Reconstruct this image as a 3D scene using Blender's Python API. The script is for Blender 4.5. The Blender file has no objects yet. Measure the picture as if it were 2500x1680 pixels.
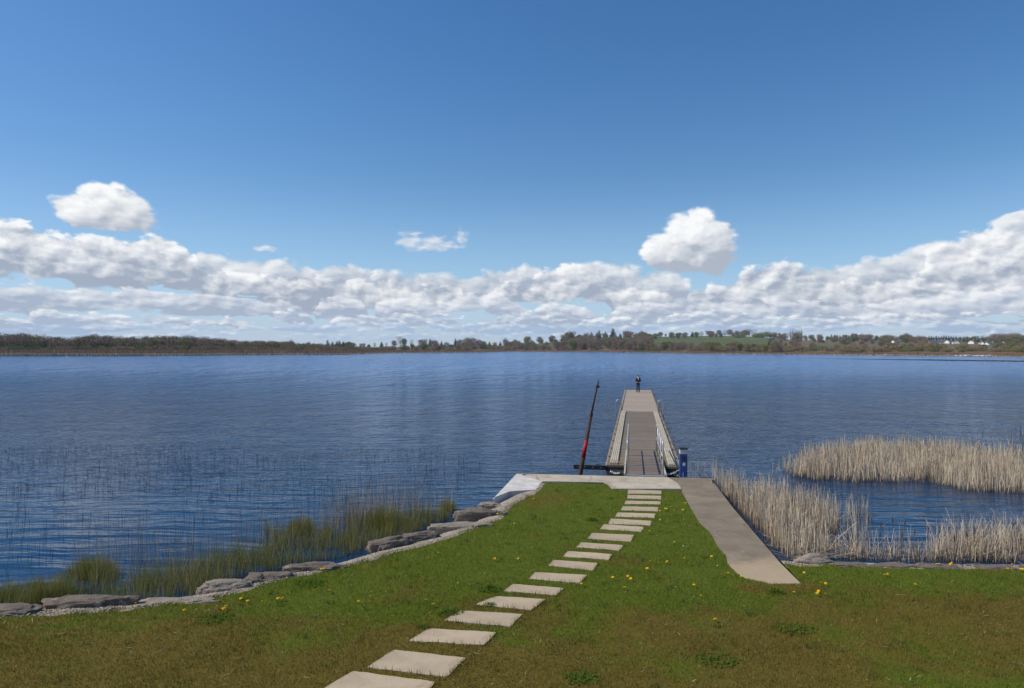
import bpy, bmesh, math, random
import numpy as np
from mathutils import Vector, Matrix
random.seed(7); rng = np.random.default_rng(11)
sc = bpy.context.scene
COL = sc.collection

# ------------------------------------------------------------------ camera
F = 1667.0            # focal length in photo pixels (2500 wide)
CH = 4.2              # camera height above the lawn
WL = -0.55            # water level
HOR = 850.0           # horizon row
cam = bpy.data.cameras.new('camera'); co = bpy.data.objects.new('camera', cam); COL.objects.link(co)
co.location = (0, 0, CH); co.rotation_euler = (math.radians(90), 0, 0)
cam.sensor_width = 36; cam.lens = 36 * F / 2500; cam.shift_y = 10 / 2500
cam.clip_start = .1; cam.clip_end = 30000
sc.camera = co
sc.view_settings.view_transform = 'Standard'; sc.view_settings.look = 'None'
sc.view_settings.exposure = 0; sc.view_settings.gamma = 1
# ------------------------------------------------------------------ shader expression helper
class E:
    nt = None
    def __init__(s, k): s.k = k
    @staticmethod
    def op(o, *a, clamp=False):
        n = E.nt.nodes.new('ShaderNodeMath'); n.operation = o; n.use_clamp = clamp
        for i, v in enumerate(a):
            if isinstance(v, E): E.nt.links.new(v.k, n.inputs[i])
            else: n.inputs[i].default_value = float(v)
        return E(n.outputs[0])
    def __add__(s, o): return E.op('ADD', s, o)
    def __radd__(s, o): return E.op('ADD', o, s)
    def __sub__(s, o): return E.op('SUBTRACT', s, o)
    def __rsub__(s, o): return E.op('SUBTRACT', o, s)
    def __mul__(s, o): return E.op('MULTIPLY', s, o)
    def __rmul__(s, o): return E.op('MULTIPLY', o, s)
    def __truediv__(s, o): return E.op('DIVIDE', s, o)
    def __rtruediv__(s, o): return E.op('DIVIDE', o, s)
def mx(a, b): return E.op('MAXIMUM', a, b)
def mn(a, b): return E.op('MINIMUM', a, b)
def smax(a, b, k): return E.op('SMOOTH_MAX', a, b, k)
def cl(a): return E.op('ADD', a, 0, clamp=True)
def sstep(e0, e1, x):
    n = E.nt.nodes.new('ShaderNodeMapRange'); n.interpolation_type = 'SMOOTHSTEP'
    E.nt.links.new(x.k, n.inputs[0]); n.inputs[1].default_value = e0; n.inputs[2].default_value = e1
    return E(n.outputs[0])
def comb(x, y, z):
    n = E.nt.nodes.new('ShaderNodeCombineXYZ')
    for i, v in enumerate((x, y, z)):
        if isinstance(v, E): E.nt.links.new(v.k, n.inputs[i])
        else: n.inputs[i].default_value = v
    return E(n.outputs[0])
def sep(v):
    n = E.nt.nodes.new('ShaderNodeSeparateXYZ'); E.nt.links.new(v.k, n.inputs[0]); return [E(o) for o in n.outputs]
def noise(vec, scale=1, detail=3, rough=.5, dist=0):
    n = E.nt.nodes.new('ShaderNodeTexNoise'); n.noise_dimensions = '3D'
    if vec is not None: E.nt.links.new(vec.k, n.inputs['Vector'])
    n.inputs['Scale'].default_value = scale; n.inputs['Detail'].default_value = detail
    n.inputs['Roughness'].default_value = rough; n.inputs['Distortion'].default_value = dist
    return E(n.outputs[0])
def voro(vec, scale=1, detail=0, rough=.5, feature='SMOOTH_F1', smooth=.3):
    n = E.nt.nodes.new('ShaderNodeTexVoronoi'); n.feature = feature
    E.nt.links.new(vec.k, n.inputs['Vector']); n.inputs['Scale'].default_value = scale
    n.inputs['Detail'].default_value = detail; n.inputs['Roughness'].default_value = rough
    if feature == 'SMOOTH_F1': n.inputs['Smoothness'].default_value = smooth
    return E(n.outputs['Distance'])
def fcurve(x, pts):
    """x (E) looked up in a table of points with x in 0..1, y in 0..1"""
    n = E.nt.nodes.new('ShaderNodeFloatCurve'); c = n.mapping.curves[0]
    n.mapping.use_clip = False
    while len(c.points) < len(pts): c.points.new(.5, .5)
    for p, (a, b) in zip(c.points, pts): p.location = (a, b); p.handle_type = 'AUTO_CLAMPED'
    n.mapping.update(); E.nt.links.new(x.k, n.inputs['Value'])
    return E(n.outputs[0])
def mixc(f, a, b):
    n = E.nt.nodes.new('ShaderNodeMix'); n.data_type = 'RGBA'
    for i, v in ((0, f), (6, a), (7, b)):
        if isinstance(v, E): E.nt.links.new(v.k, n.inputs[i])
        elif i == 0: n.inputs[0].default_value = v
        else: n.inputs[i].default_value = (*v, 1)
    return E(n.outputs[2])
# ------------------------------------------------------------------ world: sky with cumulus
SUN_EL = math.radians(46.5)
w = bpy.data.worlds.new('World'); sc.world = w; w.use_nodes = True
nt = w.node_tree; E.nt = nt; nt.nodes.clear()
out = nt.nodes.new('ShaderNodeOutputWorld'); bg = nt.nodes.new('ShaderNodeBackground')
nt.links.new(bg.outputs[0], out.inputs[0]); bg.inputs[1].default_value = 0.1
sky = nt.nodes.new('ShaderNodeTexSky'); sky.sky_type = 'NISHITA'; sky.sun_disc = False
sky.sun_elevation = SUN_EL; sky.sun_rotation = math.radians(-90); sky.altitude = 50
sky.air_density = 1.0; sky.dust_density = .35; sky.ozone_density = 2.2
hsv = nt.nodes.new('ShaderNodeHueSaturation'); hsv.inputs['Saturation'].default_value = 1.30; hsv.inputs['Value'].default_value = 1.2; hsv.inputs['Hue'].default_value = .503
nt.links.new(sky.outputs[0], hsv.inputs['Color'])
skyc = E(hsv.outputs[0])
tc = nt.nodes.new('ShaderNodeTexCoord')
dx, dy, dz = sep(E(tc.outputs['Generated']))
az = E.op('ARCTAN2', dx, dy)
hl = E.op('SQRT', dx * dx + dy * dy)
el = dz / mx(hl, .0001)
def pa(px): return math.atan((px - 1250) / F)
def pv(px, py): return (HOR - py) / F * math.cos(pa(px))
# --- isolated clouds
ISO = [(255,488,62,58,1),(205,512,62,42,1),(312,515,56,42,1),(262,540,95,24,1),
       (1690,560,72,62,1),(1640,622,72,48,1),(1738,590,52,62,1),(1690,648,82,32,1),
       (1000,590,40,28,.62),(1060,594,62,20,.62),(1120,572,26,32,.6),(650,607,34,16,.5)]
def noise2(x, y, detail=3, rough=.5, nd=2):
    n = E.nt.nodes.new('ShaderNodeTexNoise'); n.noise_dimensions = '2D'
    E.nt.links.new(comb(x, y, 0).k, n.inputs['Vector']); n.inputs['Scale'].default_value = 1
    n.inputs['Detail'].default_value = detail; n.inputs['Roughness'].default_value = rough
    return E(n.outputs[0])
def voro2(x, y, detail=1, rough=.5):
    n = E.nt.nodes.new('ShaderNodeTexVoronoi'); n.feature = 'F1'; n.voronoi_dimensions = '2D'
    E.nt.links.new(comb(x, y, 0).k, n.inputs['Vector']); n.inputs['Scale'].default_value = 1
    n.inputs['Detail'].default_value = detail; n.inputs['Roughness'].default_value = rough
    return E(n.outputs['Distance'])
def billow(a, v, f, seed, det=6):
    x = a * f + seed * 3.7; y = v * (f * 1.25) + seed
    n = noise2(x * 1.1, y * 1.1, det, .52)
    b = 1.0 - voro2(x * 1.15 + n * 1.3, y * 1.15 + n * 1.3, 1, .5)
    return b * .38 + n * .9 - .68
def bank_curves(puffs, lo=-.75, hi=.75, n=150):
    """upper and lower outline (tan elevation / .3) of a row of cumulus heads as tables over azimuth"""
    A_ = np.linspace(lo, hi, n); top = np.full(n, -.02); bot = np.full(n, .0); br = np.full(n, .9)
    for i, q in enumerate(A_):
        for (x, y, rx, rt, rb, b_) in puffs:
            e = (q - pa(x)) / (rx / F)
            if abs(e) < 1:
                t = pv(x, y) + rt / F * (1 - e * e) ** .5
                if t > top[i]: top[i] = t; bot[i] = pv(x, y) - rb / F; br[i] = b_
    ok = top > -.01
    if not ok.all(): bot = np.interp(A_, A_[ok], bot[ok]); top = np.where(ok, top, bot - .012)
    return A_, top, bot, br
def look(x, A_, vals):
    lo, hi = A_[0], A_[-1]; v0, v1 = vals.min(), vals.max() + 1e-6
    n = E.nt.nodes.new('ShaderNodeFloatCurve'); c = n.mapping.curves[0]
    pts = [(float((p - lo) / (hi - lo)), float((v - v0) / (v1 - v0))) for p, v in zip(A_, vals)]
    while len(c.points) < len(pts): c.points.new(.5, .5)
    for p, q in zip(c.points, pts): p.location = q; p.handle_type = 'VECTOR'
    n.mapping.update(); E.nt.links.new(((x - lo) / (hi - lo)).k, n.inputs['Value'])
    return E(n.outputs[0]) * float(v1 - v0) + float(v0)
# cumulus heads: centre x, y, half width, height above centre, depth below it, brightness
MAIN_BACK = [(520,672,100,58,22,.85),(640,662,105,42,26,.9),(845,668,70,38,30,1),(745,690,90,40,20,.9),(1200,700,70,50,18,.9),(1290,690,70,52,30,.95),(1480,694,105,62,24,1),(1090,705,95,46,22,.9),(960,705,95,52,20,.9),(1600,700,80,50,20,.9),(2290,680,120,84,30,.9),(2500,610,80,100,70,1),(2620,600,120,100,60,1),(2140,690,110,64,24,.9),(1700,735,60,36,16,.9),(300,660,60,60,20,.9),(60,600,60,30,20,.9),(2010,700,80,60,30,.9)]
MAIN = [(50,616,112,66,30,1),(-90,610,90,60,50,1),(245,650,102,74,30,1.05),(388,652,84,74,30,1.05),(560,695,110,40,20,.85),(745,712,100,42,20,.85),(900,715,110,46,20,.9),(1060,722,80,36,20,.85),(1250,716,60,36,16,.8),(1390,700,100,66,24,1),(1780,722,95,38,20,1),(1900,706,105,72,28,1.05),(2060,728,80,50,18,.85),(2400,664,110,92,40,.95),(2230,722,90,54,20,.9),(1560,728,80,42,16,.8),(2540,650,90,80,40,.9)]
g2 = random.Random(5)
def rrow(n, x0, dx, y0, y1, r0, r1, h0, h1):
    return [(x0 + i * dx + g2.uniform(-.35, .35) * dx, g2.uniform(y0, y1), g2.uniform(r0, r1), g2.uniform(h0, h1), g2.uniform(h0, h1) * .3, g2.uniform(.75, 1.1)) for i in range(n)]
ROW1 = [(40,728,150,34,12,.75),(300,735,140,36,14,.75),(520,742,120,36,14,.8),(830,752,62,36,16,1.1),(1000,752,90,34,14,.8),(1180,745,100,36,16,.85),(1380,768,90,34,12,.8),(1560,765,70,36,14,1),(1700,760,110,40,14,.85),(1900,762,130,34,12,.8),(2110,772,90,36,14,.9),(2300,756,130,46,18,1.0),(2480,748,110,48,18,1.0),(680,760,70,30,12,.9)]
ROW2 = rrow(34, -250, 90, 776, 792, 35, 90, 12, 26)
ROW3 = rrow(60, -300, 52, 796, 806, 22, 60, 9, 16)
ROW4 = rrow(90, -300, 34, 815, 824, 14, 36, 5, 9)
nb = billow(az, el, 24, 2.0); nb2 = billow(az - .006, el + .011, 24, 2.0)
nf = billow(az, el * 2.2, 40, 7.0, 5); nf2 = billow(az - .004, el * 2.2 + .010, 40, 7.0, 5)
g1_ = nb - nb2; gf = nf - nf2
big = noise2(az * 9 + 3, el * 26, 3)
big2 = noise2(az * 7 + 31, el * 45 + 3, 3)
wob = (noise2(az * 30 + 1, el * 34 + 8, 2) - .5) * .034
def layer(puffs, nz, gr, amp, hs, gg, base=.40, ug=.85, thin=.9):
    A_, tp, bt, br = bank_curves(puffs); x = az + wob
    t = look(x, A_, tp); b_ = look(az, A_, bt); t2 = look(x - .012, A_, tp)
    d = mn((t - el) / hs, 1.3) + nz * amp - mx(big2 - thin, 0) * 9.0
    lowb = (b_ - el + (big - .5) * .030) / (hs * .8)
    d = d - mx(lowb, 0) * 1.2
    th = t - b_ + .004
    u = mx(mn((el - b_) / th, 1.15), -.1)                # 0 at the base, 1 at the top
    li = cl(base + (u - .5) * ug - mx(mn(t2 - t, .02), -.02) * 9.0 + gr * gg + (big - .5) * .9)
    return d, li
skyc = mixc(sstep(-.15, -1.1, az) * .30, skyc, (1.0, 2.3, 5.2))
skyn = mixc(sstep(.26, 0, el) * .55, skyc, (3.4, 5.7, 9.0))
cur = skyn
def put(cur, d, li, soft, op, shd, lit): return mixc(sstep(0, soft, d) * op, cur, mixc(li, shd, lit))
cur = mixc(sstep(.105, .05, el + (big - .5) * .05) * .30, cur, (5.0, 6.3, 8.4))       # thin veil behind the rows
d, li = layer(MAIN_BACK, nb, g1_ + gf * .3, 1.6, .018, 1.15, .50, thin=.68); cur = put(cur, d, li, .55, .94, (4.0, 4.6, 5.7), (8.8, 9.0, 9.2))
d, li = layer(MAIN, nb * .8 + nf * .35, g1_ + gf * .3, 1.6, .018, 1.4, .53, thin=.70); cur = put(cur, d, li, .42, .97, (3.7, 4.3, 5.35), (9.7, 9.8, 9.9))
d, li = layer(ROW1, nb * .7 + nf * .6, g1_ * .6 + gf * .5, 1.6, .013, 1.4, .50, thin=.66); cur = put(cur, d, li, .5, .92, (3.9, 4.6, 5.9), (9.0, 9.2, 9.5))
d, li = layer(ROW2, nb * .3 + nf * .9, gf, 2.0, .010, 1.4, .50, thin=.64); cur = put(cur, d + .1, li, .5, .92, (4.0, 4.9, 6.4), (9.0, 9.3, 9.6))
d, li = layer(ROW3, nf, gf, 2.0, .007, 1.2, .45, thin=.64); cur = put(cur, d + .05, li, .55, .88, (3.9, 5.2, 7.2), (8.6, 9.1, 9.5))
d, li = layer(ROW4, nf, gf, 1.8, .005, 1.2, .48); cur = put(cur, d, li, .5, .8, (4.3, 5.6, 7.5), (8.6, 9.1, 9.6))
ISOP = [(262,528,112,44,36,.95),(252,492,72,46,44,1.05),(200,518,66,42,36,1.0),(315,518,60,46,44,.95),(1690,634,104,60,40,.9),(1636,618,82,72,48,1.0),(1745,594,60,60,84,.9),(1690,572,80,72,80,1.08)]
WISP = [(1000,592,50,36,28,1),(1060,600,92,30,22,1),(1122,580,30,38,26,1),(650,609,34,16,12,1)]
def heads(lst, a, v, k=.22):
    f = None
    for (x, y, rx, rt, rb, br) in lst:
        ex = (a - pa(x)) * (F / rx); ev = v - pv(x, y); ey = mx(ev * (F / rt), ev * (-F / rb))
        g = 1.0 - E.op('SQRT', ex * ex + ey * ey); f = g if f is None else smax(f, g, k)
    return f
h0 = heads(ISOP, az + wob * .6, el); h1 = heads(ISOP, az + wob * .6 - .012, el + .022)
di = mn(h0 * 2.2, 1.2) + nb * 1.15 + nf * .45
vref = E.op('LESS_THAN', az, 0) * (pv(255, 515) - pv(1690, 590)) + pv(1690, 590)
li = cl(.50 + mn(h0 - h1, .4) * .35 + (el - vref) * 12.5 - (az - E.op('LESS_THAN', az, 0) * (pa(255) - pa(1690)) - pa(1690)) * 3.0 + (g1_ + gf * .3) * .85)
cur = put(cur, di, li, .55, .98, (4.3, 4.8, 5.7), (9.9, 10.0, 10.0))
dw = heads(WISP, az + wob, el) * 1.1 + nf * .8 + nb * .8 - .05
cur = put(cur, dw, cl(.55 + gf * .7 + g1_ * .4), .7, .80, (4.6, 5.4, 6.8), (9.2, 9.4, 9.6))
# cloudy band low in the sky, plain sky above it
bg2 = nt.nodes.new('ShaderNodeBackground'); bg2.inputs[1].default_value = 0.1
nt.links.new(skyn.k, bg.inputs[0]); nt.links.new(cur.k, bg2.inputs[0])
band = E.op('LESS_THAN', el, .30) * E.op('GREATER_THAN', el, 0)
mixs = nt.nodes.new('ShaderNodeMixShader'); nt.links.new(band.k, mixs.inputs[0])
nt.links.new(bg.outputs[0], mixs.inputs[1]); nt.links.new(bg2.outputs[0], mixs.inputs[2]); nt.links.new(mixs.outputs[0], out.inputs[0])
sc.cycles.max_bounces = 5; sc.cycles.diffuse_bounces = 2; sc.cycles.glossy_bounces = 2; sc.cycles.transmission_bounces = 2; sc.cycles.transparent_max_bounces = 4
w.cycles.sampling_method = 'MANUAL'; w.cycles.sample_map_resolution = 512
# ------------------------------------------------------------------ sun
sl = bpy.data.lights.new('sun', 'SUN'); sl.energy = 4.2; sl.angle = math.radians(.53); sl.color = (1, .90, .76)
so = bpy.data.objects.new('sun', sl); COL.objects.link(so)
so.rotation_euler = Vector((math.cos(SUN_EL), 0.02, -math.sin(SUN_EL))).to_track_quat('-Z', 'Y').to_euler()
so.location = (-30, 0, 40)

# ================================================================== helpers
def W(px, py, z=0.0):
    y = (CH - z) * F / (py - HOR); return ((px - 1250) / F * y, y)
def V(ox, oy, s, pts, z=0.0): return [W(ox + x * s, oy + y * s, z) for x, y in pts]
V2 = lambda pts, z=0.0: V(1180, 1120, 870/2334, pts, z)
V3 = lambda pts, z=0.0: V(760, 1380, 740/2334, pts, z)
V4 = lambda pts, z=0.0: V(0, 1120, 640/2334, pts, z)
V5 = lambda pts, z=0.0: V(600, 1080, 720/2334, pts, z)
V6 = lambda pts, z=0.0: V(1680, 1020, 820/2334, pts, z)
Q = lambda pts, z=0.0: V(0, 0, 2500/2333, pts, z)
def tag(o, label=None, cat=None, group=None, kind=None):
    if label: o['label'] = label
    if cat: o['category'] = cat
    if group: o['group'] = group
    if kind: o['kind'] = kind
    return o
def empty(name, loc=(0,0,0), rz=0, **k):
    o = bpy.data.objects.new(name, None); o.empty_display_size = .1; COL.objects.link(o)
    o.location = loc; o.rotation_euler = (0, 0, rz); return tag(o, **k)
def link_mesh(name, me, mat, parent=None, **k):
    o = bpy.data.objects.new(name, me); COL.objects.link(o)
    if mat: me.materials.append(mat)
    if parent: o.parent = parent
    return tag(o, **k)
def from_bm(name, bm, mat, parent=None, smooth=False, loc=None, **k):
    me = bpy.data.meshes.new(name); bm.normal_update(); bm.to_mesh(me); bm.free()
    if smooth: me.shade_smooth()
    o = link_mesh(name, me, mat, parent, **k)
    if loc: o.location = loc
    return o
def raw_mesh(name, verts, faces_flat, fsize, attr=None):
    """fast mesh from numpy: verts Nx3, faces_flat ints, fsize verts per face"""
    me = bpy.data.meshes.new(name); nv = len(verts); nf = len(faces_flat) // fsize
    me.vertices.add(nv); me.vertices.foreach_set('co', np.ascontiguousarray(verts, np.float32).ravel())
    me.loops.add(len(faces_flat)); me.loops.foreach_set('vertex_index', np.ascontiguousarray(faces_flat, np.int32))
    me.polygons.add(nf); me.polygons.foreach_set('loop_start', np.arange(nf, dtype=np.int32) * fsize)
    if attr is not None:
        for kx, vals in attr.items():
            a = me.attributes.new(kx, 'FLOAT', 'POINT'); a.data.foreach_set('value', np.ascontiguousarray(vals, np.float32))
    me.update(calc_edges=True); return me
def box(bm, c, s, rz=0, rx=0, ry=0, bev=0):
    r = bmesh.ops.create_cube(bm, size=1)
    M = Matrix.Translation(c) @ Matrix.Rotation(rz, 4, 'Z') @ Matrix.Rotation(ry, 4, 'Y') @ Matrix.Rotation(rx, 4, 'X') @ Matrix.Diagonal((*s, 1))
    bmesh.ops.transform(bm, matrix=M, verts=r['verts'])
    if bev:
        ed = list({e for v in r['verts'] for e in v.link_edges}); bmesh.ops.bevel(bm, geom=ed, offset=bev, segments=2, affect='EDGES', profile=.6)
def tube(bm, pts, r, n=8, cap=True):
    """tube through pts; r float or list"""
    pts = [Vector(p) for p in pts]; rs = r if isinstance(r, (list, tuple)) else [r] * len(pts)
    rings = []; up = None
    for i, p in enumerate(pts):
        t = (pts[min(i + 1, len(pts) - 1)] - pts[max(i - 1, 0)]).normalized()
        if up is None: up = t.orthogonal().normalized()
        up = (up - t * up.dot(t)).normalized(); sd = t.cross(up)
        rings.append([bm.verts.new(p + (up * math.cos(a) + sd * math.sin(a)) * rs[i]) for a in [2 * math.pi * k / n for k in range(n)]])
    for a, b in zip(rings, rings[1:]):
        for k in range(n): bm.faces.new((a[k], a[(k + 1) % n], b[(k + 1) % n], b[k]))
    if cap: bm.faces.new(rings[0][::-1]); bm.faces.new(rings[-1])
def prism(bm, poly, z0, z1):
    """closed prism over a 2-D polygon"""
    if sum(a[0] * b[1] - b[0] * a[1] for a, b in zip(poly, poly[1:] + poly[:1])) < 0: poly = poly[::-1]
    lo = [bm.verts.new((x, y, z0)) for x, y in poly]; hi = [bm.verts.new((x, y, z1)) for x, y in poly]
    f = [bm.faces.new(hi), bm.faces.new(lo[::-1])]
    n = len(poly)
    for i in range(n): bm.faces.new((lo[i], lo[(i + 1) % n], hi[(i + 1) % n], hi[i]))
    return hi
def inside(poly, x, y):
    r = np.zeros(len(x), bool); n = len(poly)
    for i in range(n):
        x1, y1 = poly[i]; x2, y2 = poly[(i + 1) % n]
        if y1 == y2: continue
        c = ((y1 > y) != (y2 > y)) & (x < (x2 - x1) * (y - y1) / (y2 - y1) + x1); r ^= c
    return r
def in_poly_pts(poly, n):
    P = np.array(poly); lo = P.min(0); hi = P.max(0); xs = np.zeros(0); ys = np.zeros(0)
    while len(xs) < n:
        x = rng.uniform(lo[0], hi[0], n * 2); y = rng.uniform(lo[1], hi[1], n * 2); m = inside(poly, x, y)
        xs = np.concatenate([xs, x[m]]); ys = np.concatenate([ys, y[m]])
    return xs[:n], ys[:n]
def vnoise(x, y, s, seed=0):
    """cheap smooth value noise in 0..1"""
    x = np.asarray(x) / s + seed * 17.3; y = np.asarray(y) / s + seed * 7.7
    xi = np.floor(x); yi = np.floor(y); fx = x - xi; fy = y - yi; fx = fx * fx * (3 - 2 * fx); fy = fy * fy * (3 - 2 * fy)
    h = lambda a, b: np.modf(np.abs(np.sin(a * 127.1 + b * 311.7 + seed) * 43758.5453))[0]
    return (h(xi, yi) * (1 - fx) + h(xi + 1, yi) * fx) * (1 - fy) + (h(xi, yi + 1) * (1 - fx) + h(xi + 1, yi + 1) * fx) * fy
def strips(x, y, z, h, wd, lean, seg=2, tip=.15, bend=1.0, yaw=None, az=None):
    """tapering blades. lean = sideways travel of the tip in m; returns verts, quads, rnd"""
    n = len(x); yaw = rng.uniform(0, np.pi, n) if yaw is None else yaw; az = rng.uniform(0, 2 * np.pi, n) if az is None else az
    vs = np.zeros((n, (seg + 1) * 2, 3))
    for k in range(seg + 1):
        t = k / seg; ww = wd * (1 - (1 - tip) * t) * .5; off = lean * t ** (1 + bend)
        cx = x + np.cos(az) * off; cy = y + np.sin(az) * off; cz = z + h * t
        vs[:, 2 * k] = np.stack([cx - np.cos(yaw) * ww, cy - np.sin(yaw) * ww, cz], 1)
        vs[:, 2 * k + 1] = np.stack([cx + np.cos(yaw) * ww, cy + np.sin(yaw) * ww, cz], 1)
    b = (np.arange(n) * (seg + 1) * 2)[:, None, None]; q = np.zeros((1, seg, 4), int)
    for k in range(seg): q[0, k] = (2 * k, 2 * k + 1, 2 * k + 3, 2 * k + 2)
    fq = (b + q).reshape(-1); r = np.repeat(rng.random(n), (seg + 1) * 2)
    tt = np.tile(np.repeat(np.linspace(0, 1, seg + 1), 2), n)
    return vs.reshape(-1, 3), fq, r, tt
def join_strips(name, lst, mat, **k):
    vs = []; fs = []; rs = []; ts = []; o = 0
    for v, f, r, t in lst: vs.append(v); fs.append(f + o); rs.append(r); ts.append(t); o += len(v)
    me = raw_mesh(name, np.concatenate(vs), np.concatenate(fs), 4, {'rnd': np.concatenate(rs), 'tt': np.concatenate(ts)})
    return link_mesh(name, me, mat, **k)
# ------------------------------------------------------------------ materials
def new_mat(name):
    m = bpy.data.materials.new(name); m.use_nodes = True; E.nt = m.node_tree
    b = m.node_tree.nodes['Principled BSDF']; return m, b
def objco():
    n = E.nt.nodes.new('ShaderNodeTexCoord'); return E(n.outputs['Object'])
def attr(nm):
    n = E.nt.nodes.new('ShaderNodeAttribute'); n.attribute_name = nm; return E(n.outputs['Fac'])
def orand():
    n = E.nt.nodes.new('ShaderNodeObjectInfo'); return E(n.outputs['Random'])
def scalev(v, s):
    n = E.nt.nodes.new('ShaderNodeVectorMath'); n.operation = 'MULTIPLY'; E.nt.links.new(v.k, n.inputs[0]); n.inputs[1].default_value = s; return E(n.outputs[0])
def setc(b, c): E.nt.links.new(c.k, b.inputs['Base Color'])
def bump(b, h, strength=.5, dist=.01):
    n = E.nt.nodes.new('ShaderNodeBump'); n.inputs['Strength'].default_value = strength; n.inputs['Distance'].default_value = dist
    E.nt.links.new(h.k, n.inputs['Height']); E.nt.links.new(n.outputs[0], b.inputs['Normal'])
def mat_noise(name, cols, scale=3, rough=.8, detail=6, bmp=.4, bd=.01, fine=40, metal=0, spec=.3, stretch=(1,1,1)):
    m, b = new_mat(name); p = scalev(objco(), stretch)
    n = noise(p, scale, detail, .6); n2 = noise(p, fine, 4, .6)
    c = mixc(sstep(.35, .65, n), cols[0], cols[1])
    if len(cols) > 2: c = mixc(sstep(.5, .72, noise(p, scale * .6, 5, .65, .4)), c, cols[2])
    c = mixc(sstep(.4, .75, n2) * .35, c, tuple(v * .6 for v in cols[0]))
    setc(b, c); b.inputs['Roughness'].default_value = rough; b.inputs['Metallic'].default_value = metal
    b.inputs['Specular IOR Level'].default_value = spec
    bump(b, n2 + n * .6, bmp, bd); return m
def mat_plain(name, c, rough=.5, metal=0, var=.15, scale=20):
    m, b = new_mat(name); n = noise(objco(), scale, 4, .6)
    setc(b, mixc(n, tuple(v * (1 - var) for v in c), tuple(min(1, v * (1 + var)) for v in c)))
    b.inputs['Roughness'].default_value = rough; b.inputs['Metallic'].default_value = metal; return m
def mat_blade(name, lo, hi, third=None, transl=.25, root=None):
    m, b = new_mat(name); r = attr('rnd'); c = mixc(r, lo, hi)
    if third: c = mixc(sstep(.78, .82, E.op('FRACT', r * 7.31)), c, third)
    if root: c = mixc(sstep(.34, 0, attr('tt')), c, root)  # blade feet coloured darker, painting in the shade low in the bed
    setc(b, c); b.inputs['Roughness'].default_value = .7; b.inputs['Specular IOR Level'].default_value = .2
    if transl:
        t = E.nt.nodes.new('ShaderNodeBsdfTranslucent'); E.nt.links.new(c.k, t.inputs[0])
        mxs = E.nt.nodes.new('ShaderNodeMixShader'); mxs.inputs[0].default_value = transl
        E.nt.links.new(b.outputs[0], mxs.inputs[1]); E.nt.links.new(t.outputs[0], mxs.inputs[2])
        E.nt.links.new(mxs.outputs[0], E.nt.nodes['Material Output'].inputs[0])
    return m
def lawn_colour(p, r=None):
    """patchy spring lawn in world coordinates"""
    n = noise(scalev(p, (.42, .42, .4)), 1, 5, .62, .3)
    x, y, z = sep(p)
    near = sstep(13.0, 8.8, y)                       # drier moss nearer the building
    nf_ = noise(p, 7, 4, .7)
    brown = sstep(.47, .66, n + near * .23 - .050 + (nf_ - .5) * .30)
    rim = sstep(.45, .1, E.op('ABSOLUTE', y - 11.95)) * sstep(.95, .6, E.op('ABSOLUTE', x - 4.75)); brown = mx(brown, rim * .9)
    n2 = noise(p, 2.6, 4, .6)
    g = mixc(n2, (.072, .124, .006), (.155, .210, .012))
    if r is not None: g = mixc(r * .5, g, (.20, .23, .03))
    bw = mixc(n2, (.125, .095, .011), (.23, .160, .034))
    c = mixc(brown * .86, g, bw); c = mixc(sstep(.62, .8, noise(p, 11, 3, .6)) * .35, c, (.24, .19, .08))
    pt = sstep(.66, .74, noise(scalev(p, (1, 1, .2)), .9, 4, .6, .2)) * .8
    return mixc(pt, c, (.21, .135, .065))
m_soil, b = new_mat('lawn_soil'); p = objco(); setc(b, mixc(.35, lawn_colour(p), (.05, .04, .015))); b.inputs['Roughness'].default_value = .95
b.inputs['Specular IOR Level'].default_value = .1; bump(b, noise(p, 45, 5, .7), .8, .02)
m_grass, b = new_mat('grass_blades'); c = lawn_colour(objco(), attr('rnd'))
c = mixc(sstep(.93, .95, attr('rnd')), c, (.26, .21, .10))
setc(b, c); b.inputs['Roughness'].default_value = .6; b.inputs['Specular IOR Level'].default_value = .3
t = E.nt.nodes.new('ShaderNodeBsdfTranslucent'); E.nt.links.new(c.k, t.inputs[0]); ms = E.nt.nodes.new('ShaderNodeMixShader'); ms.inputs[0].default_value = .3
E.nt.links.new(b.outputs[0], ms.inputs[1]); E.nt.links.new(t.outputs[0], ms.inputs[2]); E.nt.links.new(ms.outputs[0], E.nt.nodes['Material Output'].inputs[0])
# water
m_water, b = new_mat('lake_water'); p = objco(); x, y, z = sep(p)
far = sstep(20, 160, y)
wp = noise(scalev(p, (.012, .03, 1)), 1, 3, .6, .3)             # wind patches
cp = comb(x + (noise(scalev(p, (.25, .25, 1)), 1, 2, .5) - .5) * 2.2, y + (noise(scalev(p, (.18, .25, 1)), 1, 2, .5) - .5) * 1.6, 0)
h1 = noise(scalev(cp, (.34, 1.9, 1)), 1, 2, .45)
h2 = noise(scalev(cp, (1.1, 4.6, 1)), 1, 2, .5)
h3 = noise(scalev(p, (3.2, 8, 1)), 1, 3, .55)
calm = sstep(15, 32, y) * .75 + .25
h4 = noise(scalev(cp, (.45, .30, 1)), 1, 4, .6); h5 = noise(scalev(p, (.16, .075, 1)), 1, 4, .65); h6 = noise(scalev(p, (.05, .018, 1)), 1, 4, .65)
hh = h1 * .62 + h2 * (.62 * calm) + h3 * (.22 * calm) + h4 * (sstep(20, 50, y) * 4.6) + h5 * (sstep(50, 120, y) * 20.0) + h6 * (sstep(150, 350, y) * 34.0)
bn = E.nt.nodes.new('ShaderNodeBump'); bn.inputs['Strength'].default_value = 1
E.nt.links.new(hh.k, bn.inputs['Height'])
E.nt.links.new((.100 + far * .22 + (wp - .5) * .30 * far).k, bn.inputs['Distance'])
E.nt.links.new(bn.outputs[0], b.inputs['Normal'])
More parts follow.
